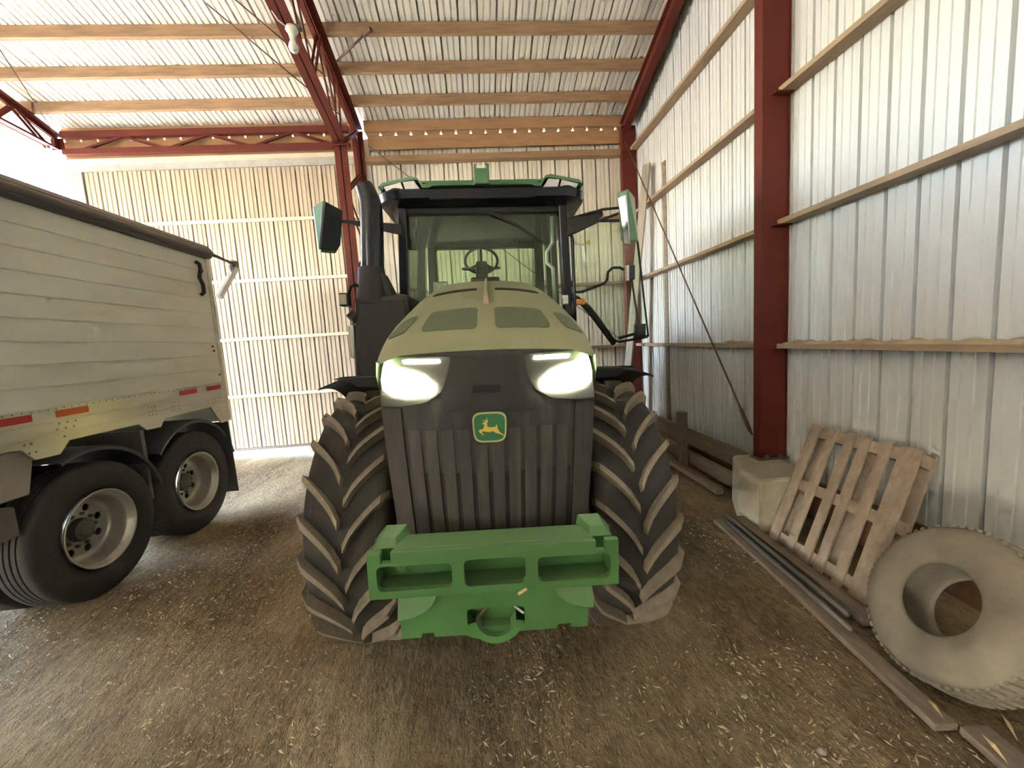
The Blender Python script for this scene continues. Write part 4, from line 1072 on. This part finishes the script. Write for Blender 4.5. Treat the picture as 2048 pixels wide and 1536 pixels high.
w = G().tube([(.02, 1.20, 3.0), (.30, 1.215, 2.88), (.58, 1.23, 2.70)], [.014, .010, .006], 6).build('wiper', 'black_plastic', tk)
# roof
g = G()
def roof_sec(k):        # plan outline (rounded) at level k: (scale_x, y0, y1, z)
    hx, y0, y1, z = k; return [(x, y, z) for x, y in rrect(-hx, hx, y0, y1, .22, 6)]
lv = [roof_sec(k) for k in ((.84, 1.10, 2.75, 3.03), (.92, 1.02, 2.82, 3.06), (.93, 1.00, 2.84, 3.12), (.90, 1.04, 2.80, 3.19), (.82, 1.15, 2.7, 3.225), (.5, 1.5, 2.4, 3.24))]
n = len(lv[0])
for l in lv: g.v += l
for j in range(len(lv) - 1):
    for i in range(n):
        q = (i + 1) % n; g.f.append((j * n + i, j * n + q, (j + 1) * n + q, (j + 1) * n + i))
g.f += [tuple(range(n)), tuple(range(len(lv) * n - 1, (len(lv) - 1) * n - 1, -1))]
rf = g.build('cab_roof', 'black_gloss', tk, smooth=True, angle=40)
# green cap with raised brows over the work lights
cap = [(-.90, 3.175), (-.86, 3.205), (-.60, 3.235), (-.555, 3.225), (-.50, 3.165), (-.44, 3.185), (.44, 3.185), (.50, 3.165), (.555, 3.225), (.60, 3.235), (.86, 3.205), (.90, 3.175),
       (.85, 3.18), (.58, 3.208), (.545, 3.20), (.51, 3.135), (.455, 3.135), (.42, 3.150), (-.42, 3.150), (-.455, 3.135), (-.51, 3.135), (-.545, 3.20), (-.58, 3.208), (-.85, 3.18)]
G().plate(cap, [], lambda u, w, d: (u, .985 + .09 * abs(u / .9) ** 3 + d, w), .22).build('roof_brow', 'roof_green', rf)
g = G(); lv2 = [[(x, y, z) for x, y in rrect(-hx, hx, y0, 2.78, .2, 5)] for hx, y0, z in ((.84, 1.12, 3.20), (.80, 1.14, 3.245), (.6, 1.3, 3.26))]
n = len(lv2[0])
for l in lv2: g.v += l
for j in range(2):
    for i in range(n):
        q = (i + 1) % n; g.f.append((j * n + i, j * n + q, (j + 1) * n + q, (j + 1) * n + i))
g.f += [tuple(range(n)), tuple(range(3 * n - 1, 2 * n - 1, -1))]
G().add(g.v, g.f).build('roof_cap', 'roof_green', rf, smooth=True, angle=40)
for s in (-1, 1):
    def lp(pts, nm):
        return G().plate([(s * u, w_) for u, w_ in pts], [], lambda u, w, d: (u, .975 + .09 * abs(u / .9) ** 3 - (3.2 - w) * .15 + d, w), .05).build(nm, 'lamp_grey', rf, bevel=.004)
    lp([(.525, 3.118), (.655, 3.125), (.675, 3.190), (.575, 3.195)], 'work_light')
    lp([(.672, 3.128), (.82, 3.118), (.845, 3.165), (.692, 3.190)], 'work_light')
G().box(-.46, .46, 1.02, 1.25, 3.05, 3.145).build('visor', 'grille_dark', rf, bevel=.01)
r_ = G().box(-.065, .065, .97, 1.12, 3.15, 3.265).build('receiver_box', 'roof_green', tk, bevel=.008)
G().plate([(-.065, 3.255), (.065, 3.255), (.065, 3.32), (.045, 3.325), (.045, 3.285), (-.045, 3.285), (-.045, 3.325), (-.065, 3.32)], [], lambda u, w, d: (u, .99 + d, w), .06).build('receiver_handle', 'roof_green', r_, bevel=.003)
G().box(-.04, .04, 1.0, 1.05, 3.285, 3.31).build('receiver_lens', 'porcelain', r_)
# inside the cab
sw = G().lathe([(.165 + .014 * math.cos(t), 0 + .014 * math.sin(t)) for t in [2 * math.pi * k / 8 for k in range(8)]], 8, 'z')
g = G(); M = Matrix.Rotation(R(-38), 4, 'X')
def torus(Rr, r, nu=32, nv=8):
    for i in range(nu):
        for j in range(nv):
            t, q = 2 * math.pi * i / nu, 2 * math.pi * j / nv
            p = M @ Vector(((Rr + r * math.cos(q)) * math.cos(t), (Rr + r * math.cos(q)) * math.sin(t), r * math.sin(q))); g.v.append((p.x - .045, p.y + 1.75, p.z + 2.66))
    for i in range(nu):
        for j in range(nv):
            g.f.append((i * nv + j, ((i + 1) % nu) * nv + j, ((i + 1) % nu) * nv + (j + 1) % nv, i * nv + (j + 1) % nv))
torus(.170, .014)
st = g.build('steering_wheel', 'black_plastic', tk, smooth=True)
for t in (40, 140, 270):
    p = M @ Vector((.165 * math.cos(R(t)), .165 * math.sin(R(t)), 0))
    G().tube([(-.045, 1.75, 2.645), (p.x - .045, p.y + 1.75, p.z + 2.66)], .014, 6).build('spoke', 'black_plastic', st)
G().hexa([(-.115, 1.62, 2.05), (.025, 1.62, 2.05), (.025, 1.78, 2.05), (-.115, 1.78, 2.05), (-.105, 1.69, 2.64), (.015, 1.69, 2.64), (.015, 1.78, 2.67), (-.105, 1.78, 2.67)]).build('steering_column', 'black_plastic', tk, bevel=.02)
G().tube([(-.11, 1.70, 2.565), (-.25, 1.68, 2.575)], .014, 8).build('column_lever', 'black_plastic', tk)
G().tube([(.02, 1.70, 2.565), (.15, 1.68, 2.575)], .014, 8).build('column_lever', 'black_plastic', tk)
G().box(-.16, .14, 1.60, 1.72, 2.36, 2.475).build('dash_display', 'black_plastic', tk, bevel=.02)
G().box(-.53, -.38, 1.45, 1.49, 2.20, 2.42).build('corner_monitor', 'lamp_grey', tk, bevel=.015).rotation_euler = (0, 0, 0)
s_ = G().box(-.25, .20, 2.05, 2.50, 1.98, 2.12).build('seat', 'black_plastic', tk, bevel=.04)
G().hexa([(-.23, 2.42, 2.08), (.18, 2.42, 2.08), (.18, 2.53, 2.08), (-.23, 2.53, 2.08), (-.19, 2.48, 2.44), (.14, 2.48, 2.44), (.14, 2.56, 2.44), (-.19, 2.56, 2.44)]).build('backrest', 'black_plastic', s_, bevel=.04)

# exhaust and after-treatment housing
ex = G().lathe([(2.14, .0), (2.14, .125), (2.20, .125), (2.36, .105), (2.42, .100), (2.42, .088), (2.42, 0)], 24, 'z', (-.895, .68, 0)).build('exhaust_shroud', 'black_plastic', tk, smooth=True, angle=40)
pts = [(-.885, .68, 2.40), (-.875, .68, 2.60), (-.865, .68, 2.78), (-.865, .685, 2.88), (-.878, .69, 2.95), (-.898, .70, 3.01), (-.915, .70, 3.045)]
pg = G().tube(pts, [.088, .088, .086, .084, .078, .072, .068], 20, caps=False)
ep = pg.build('exhaust_stack', 'black_gloss', tk, smooth=True)
G().tube([(-.912, .70, 3.04), (-.905, .70, 3.02)], .064, 16).build('stack_mouth', 'grille_dark', ep)
G().hexa([(-.83, .62, 2.15), (-.70, .62, 2.15), (-.70, .80, 2.15), (-.83, .80, 2.15), (-.83, .62, 2.38), (-.80, .62, 2.38), (-.80, .80, 2.38), (-.83, .80, 2.38)]).build('shroud_wing', 'black_plastic', ex, bevel=.02)
ht = G().hexa([(-1.06, .55, 1.45), (-.52, .55, 1.45), (-.52, 1.15, 1.45), (-1.06, 1.15, 1.45), (-1.02, .58, 2.19), (-.60, .58, 2.21), (-.60, 1.15, 2.21), (-1.02, 1.15, 2.19)]).build('aftertreatment_housing', 'black_plastic', tk, bevel=.05)
G().box(-1.085, -1.04, .60, .72, 1.72, 1.98).build('side_marker_plate', 'lamp_grey', ht, bevel=.015)
wl = G().box(-1.125, -1.05, .56, .64, 2.12, 2.22).build('side_work_light', 'black_plastic', tk, bevel=.012)
G().box(-1.12, -1.06, .552, .562, 2.13, 2.21).build('light_lens', 'work_lens', wl, bevel=.006)
G().tube([(-1.06, .60, 2.20), (-1.04, .60, 2.27), (-1.00, .61, 2.285), (-.97, .62, 2.26)], .012, 8).build('light_loop', 'black_plastic', wl, smooth=True)
G().tube([(-1.06, .60, 2.02), (-1.02, .62, 2.06)], .045, 10).build('light_foot', 'black_plastic', wl)

# mirrors
ml = G().hexa([(-1.40, .97, 2.62), (-1.36, .90, 2.60), (-1.30, 1.10, 2.63), (-1.40, 1.12, 2.64), (-1.43, .97, 2.985), (-1.305, .90, 3.02), (-1.215, 1.10, 2.995), (-1.40, 1.12, 2.99)]).build('mirror', 'roof_green', tk, bevel=.015)
ml['label'] = 'green and black side mirror beside the exhaust'
G().hexa([(-1.375, .905, 2.625), (-1.355, .895, 2.62), (-1.262, 1.09, 2.70), (-1.30, 1.095, 2.65), (-1.305, .893, 3.00), (-1.285, .893, 3.00), (-1.212, 1.07, 2.98), (-1.225, 1.09, 2.97)]).build('mirror_face', 'black_plastic', ml)
ma = G().hexa([(-1.23, 1.05, 2.885), (-.74, 1.18, 2.80), (-.74, 1.22, 2.80), (-1.23, 1.08, 2.885), (-1.23, 1.05, 2.905), (-.74, 1.18, 2.895), (-.74, 1.22, 2.895), (-1.23, 1.08, 2.905)]).build('mirror_arm', 'black_plastic', ml, bevel=.006)
mr = G().hexa([(1.24, 1.02, 2.66), (1.36, .98, 2.64), (1.39, 1.16, 2.68), (1.27, 1.2, 2.70), (1.185, 1.02, 3.075), (1.26, .96, 3.09), (1.395, 1.16, 3.08), (1.25, 1.2, 3.09)]).build('mirror', 'roof_green', tk, bevel=.015)
mr['label'] = 'green and black side mirror above the open door'
G().hexa([(1.245, 1.01, 2.64), (1.285, .99, 2.63), (1.30, 1.0, 2.64), (1.25, 1.03, 2.64), (1.185, 1.00, 3.02), (1.235, .965, 3.03), (1.25, .97, 3.03), (1.19, 1.02, 3.03)]).build('mirror_face', 'mirror_glass', mr)
G().tube([(1.22, 1.10, 2.97), (1.08, 1.12, 2.965), (.74, 1.20, 2.90)], .012, 8).build('mirror_arm', 'black_plastic', mr)
G().tube([(1.22, 1.10, 2.92), (1.05, 1.12, 2.87), (.76, 1.20, 2.755)], .012, 8).build('mirror_arm', 'black_plastic', mr)
G().plate([(.76, 2.76), (.77, 2.90), (1.09, 2.965), (1.10, 2.93), (1.05, 2.89)], [], lambda u, w, d: (u, 1.16 + d, w), .02).build('mirror_arm_cover', 'black_plastic', mr, bevel=.004)

# open cab door, swung out to the side
DY = 1.70
oo = [(.86, 3.02), (.86, 2.30), (.96, 2.245), (1.08, 2.14), (1.22, 1.97), (1.37, 1.765), (1.42, 1.745), (1.735, 1.79), (1.755, 1.81), (1.64, 2.80), (1.60, 3.02), (1.55, 3.05), (.90, 3.05)]
def inset(pl, d):
    c = (sum(p[0] for p in pl) / len(pl), sum(p[1] for p in pl) / len(pl)); out = []
    for x, z in pl:
        v = Vector((x - c[0], z - c[1])); L = v.length; out.append((c[0] + v.x * (1 - d / L), c[1] + v.y * (1 - d / L)))
    return out
dr = G().plate(oo, [inset(oo, .028)], lambda u, w, d: (u, DY + .03 * (u - .86) + d, w), .025).build('cab_door', 'black_gloss', tk, bevel=.004)
dr['label'] = 'open glass cab door'
G().plate(inset(oo, .022), [], lambda u, w, d: (u, DY + .03 * (u - .86) + .010 + d, w), .006).build('door_glass', 'door_glass', dr)
dp = lambda x, z, d=-.03: (x, DY + .03 * (x - .86) + d, z)
G().tube([dp(.885, 2.42), dp(.94, 2.30), dp(1.0, 2.30), dp(1.25, 2.385), dp(1.28, 2.42), dp(1.29, 2.50), dp(1.34, 2.545), dp(1.42, 2.545), dp(1.46, 2.52)], .014, 8).build('door_pull_bar', 'black_plastic', dr, smooth=True)
lt = G().box(1.50, 1.565, DY - .07, DY + .01, 2.41, 2.56).build('door_latch', 'black_plastic', dr, bevel=.008)
G().box(1.475, 1.505, DY - .065, DY - .01, 2.40, 2.56).build('latch_plate', 'lamp_grey', dr, bevel=.004)
G().tube([dp(1.545, 2.42), dp(1.625, 1.93)], .011, 8).build('gas_strut', 'black_plastic', dr)
G().box(1.58, 1.685, DY - .06, DY + .02, 1.80, 1.945).build('lower_latch', 'black_plastic', dr, bevel=.01)
G().tube([dp(1.40, 1.80), dp(1.60, 1.845)], .016, 8).build('lower_bar', 'black_plastic', dr)
G().tube([dp(.98, 2.22, .0), dp(1.10, 2.09, .0), dp(1.22, 1.93, .0), dp(1.36, 1.74, .0)], .03, 8).build('door_sill_arm', 'black_plastic', dr, smooth=True)
G().plate([(.88, 2.86), (.88, 2.80), (1.00, 2.785), (1.13, 2.79), (1.12, 2.80), (1.0, 2.80)], [], lambda u, w, d: (u, DY + .03 * (u - .86) - .002 + d, w), .003).build('warning_decal', 'decal_white', dr)
G().plate([(1.05, 2.815), (1.11, 2.81), (1.09, 2.85)], [], lambda u, w, d: (u, DY + .03 * (u - .86) - .002 + d, w), .003).build('warning_decal', 'decal_yellow', dr)
# hand rail and steps beside the door
G().tube([(.80, 1.22, 2.80), (.815, 1.20, 2.74), (.825, 1.20, 2.1), (.83, 1.22, 1.75)], .016, 8).build('hand_rail', 'black_gloss', tk, smooth=True)
al = G().box(.84, .93, 1.20, 1.28, 2.13, 2.18).build('amber_light', 'amber', tk, bevel=.01)
G().tube([(.72, 1.25, 2.19), (.86, 1.24, 2.19)], .02, 8).build('light_stalk', 'black_plastic', al)
G().box(.70, .76, 1.16, 1.21, 2.13, 2.22).build('corner_lamp', 'lamp_grey', tk, bevel=.01)
for k in range(4):
    G().box(.76, 1.10, 1.45 + .03 * k, 1.80 + .03 * k, .55 + .30 * k, .59 + .30 * k).build('step', 'black_plastic', tk, bevel=.006)
G().box(.55, .95, 1.4, 2.4, 1.0, 1.55).build('fuel_tank', 'black_plastic', tk, bevel=.06)
G().box(-.95, -.55, 1.3, 2.4, .9, 1.45).build('battery_box', 'black_plastic', tk, bevel=.06)
# ------------------------------------------------------------------ litter on the floor
g = G()
rnd = random.Random(3)
def flake(x, y, L, w):
    a = rnd.uniform(0, math.pi); z = floor_h(x, y) + .004
    dx, dy = math.cos(a) * L, math.sin(a) * L; sx, sy = -math.sin(a) * w, math.cos(a) * w
    t = rnd.uniform(-.3, .5) * L; h = rnd.uniform(.003, .012)
    g.add([(x - dx, y - dy, z), (x + sx, y + sy, z + h * .4), (x + dx, y + dy, z + max(t, 0) + .002), (x - sx, y - sy, z + h * .4), (x, y, z + h + max(t, 0) * .5)], [(0, 1, 4), (1, 2, 4), (2, 3, 4), (3, 0, 4)])
def blocked(x, y): return (2.05 < y < 3.2 and .45 < abs(x) < .97)
cnt = 0
while cnt < 17000:
    x = rnd.uniform(-4.5, 2.0); y = .75 + 5.9 * rnd.random() ** 1.5
    d = noise.noise(Vector((x * 1.1, y * .6, 3.0))) - .12 * (x > .3) + .35 * noise.noise(Vector((x * 3, y * 3, 5.0)))
    if d + rnd.uniform(-.5, .35) < 0 or blocked(x, y): continue
    s = rnd.choice((.5, .7, .9, 1.1, 1.6))
    flake(x, y, rnd.uniform(.005, .016) * s, rnd.uniform(.0015, .005) * s); cnt += 1
o = g.build('straw_litter', 'straw', fix=False)
stuff(o); o['label'] = 'scattered straw and husk bits over the dirt floor'; o['category'] = 'straw'

# clods and small stones
def pebble(x, y, r, label):
    pg = G(); nu, nv = 9, 6; sd = rnd.random() * 50
    for j in range(nv + 1):
        ph = math.pi * j / nv
        for i in range(nu):
            t = 2 * math.pi * i / nu; d = Vector((math.sin(ph) * math.cos(t), math.sin(ph) * math.sin(t), math.cos(ph)))
            k = r * (1 + .35 * noise.noise(d * 1.7 + Vector((sd, 0, 0)))); pg.v.append((x + d.x * k, y + d.y * k * .8, floor_h(x, y) + r * .35 + d.z * k * .6))
    for j in range(nv):
        for i in range(nu):
            pg.f.append((j * nu + i, j * nu + (i + 1) % nu, (j + 1) * nu + (i + 1) % nu, (j + 1) * nu + i))
    tag(pg.build('stone', 'stone', smooth=True), label, 'stone', 'small stones on the dirt')
pebble(1.18, 1.72, .018, 'small pale stone beside the tractor wheel nearest the pallet')
pebble(1.32, 1.42, .020, 'small pale stone midway between the tractor wheel and the bare tire')
pebble(.86, 1.32, .024, 'largest rounded clod on the dirt in front of the tractor')
pebble(1.47, 1.43, .013, 'tiny stone lying close to the outermost plank')
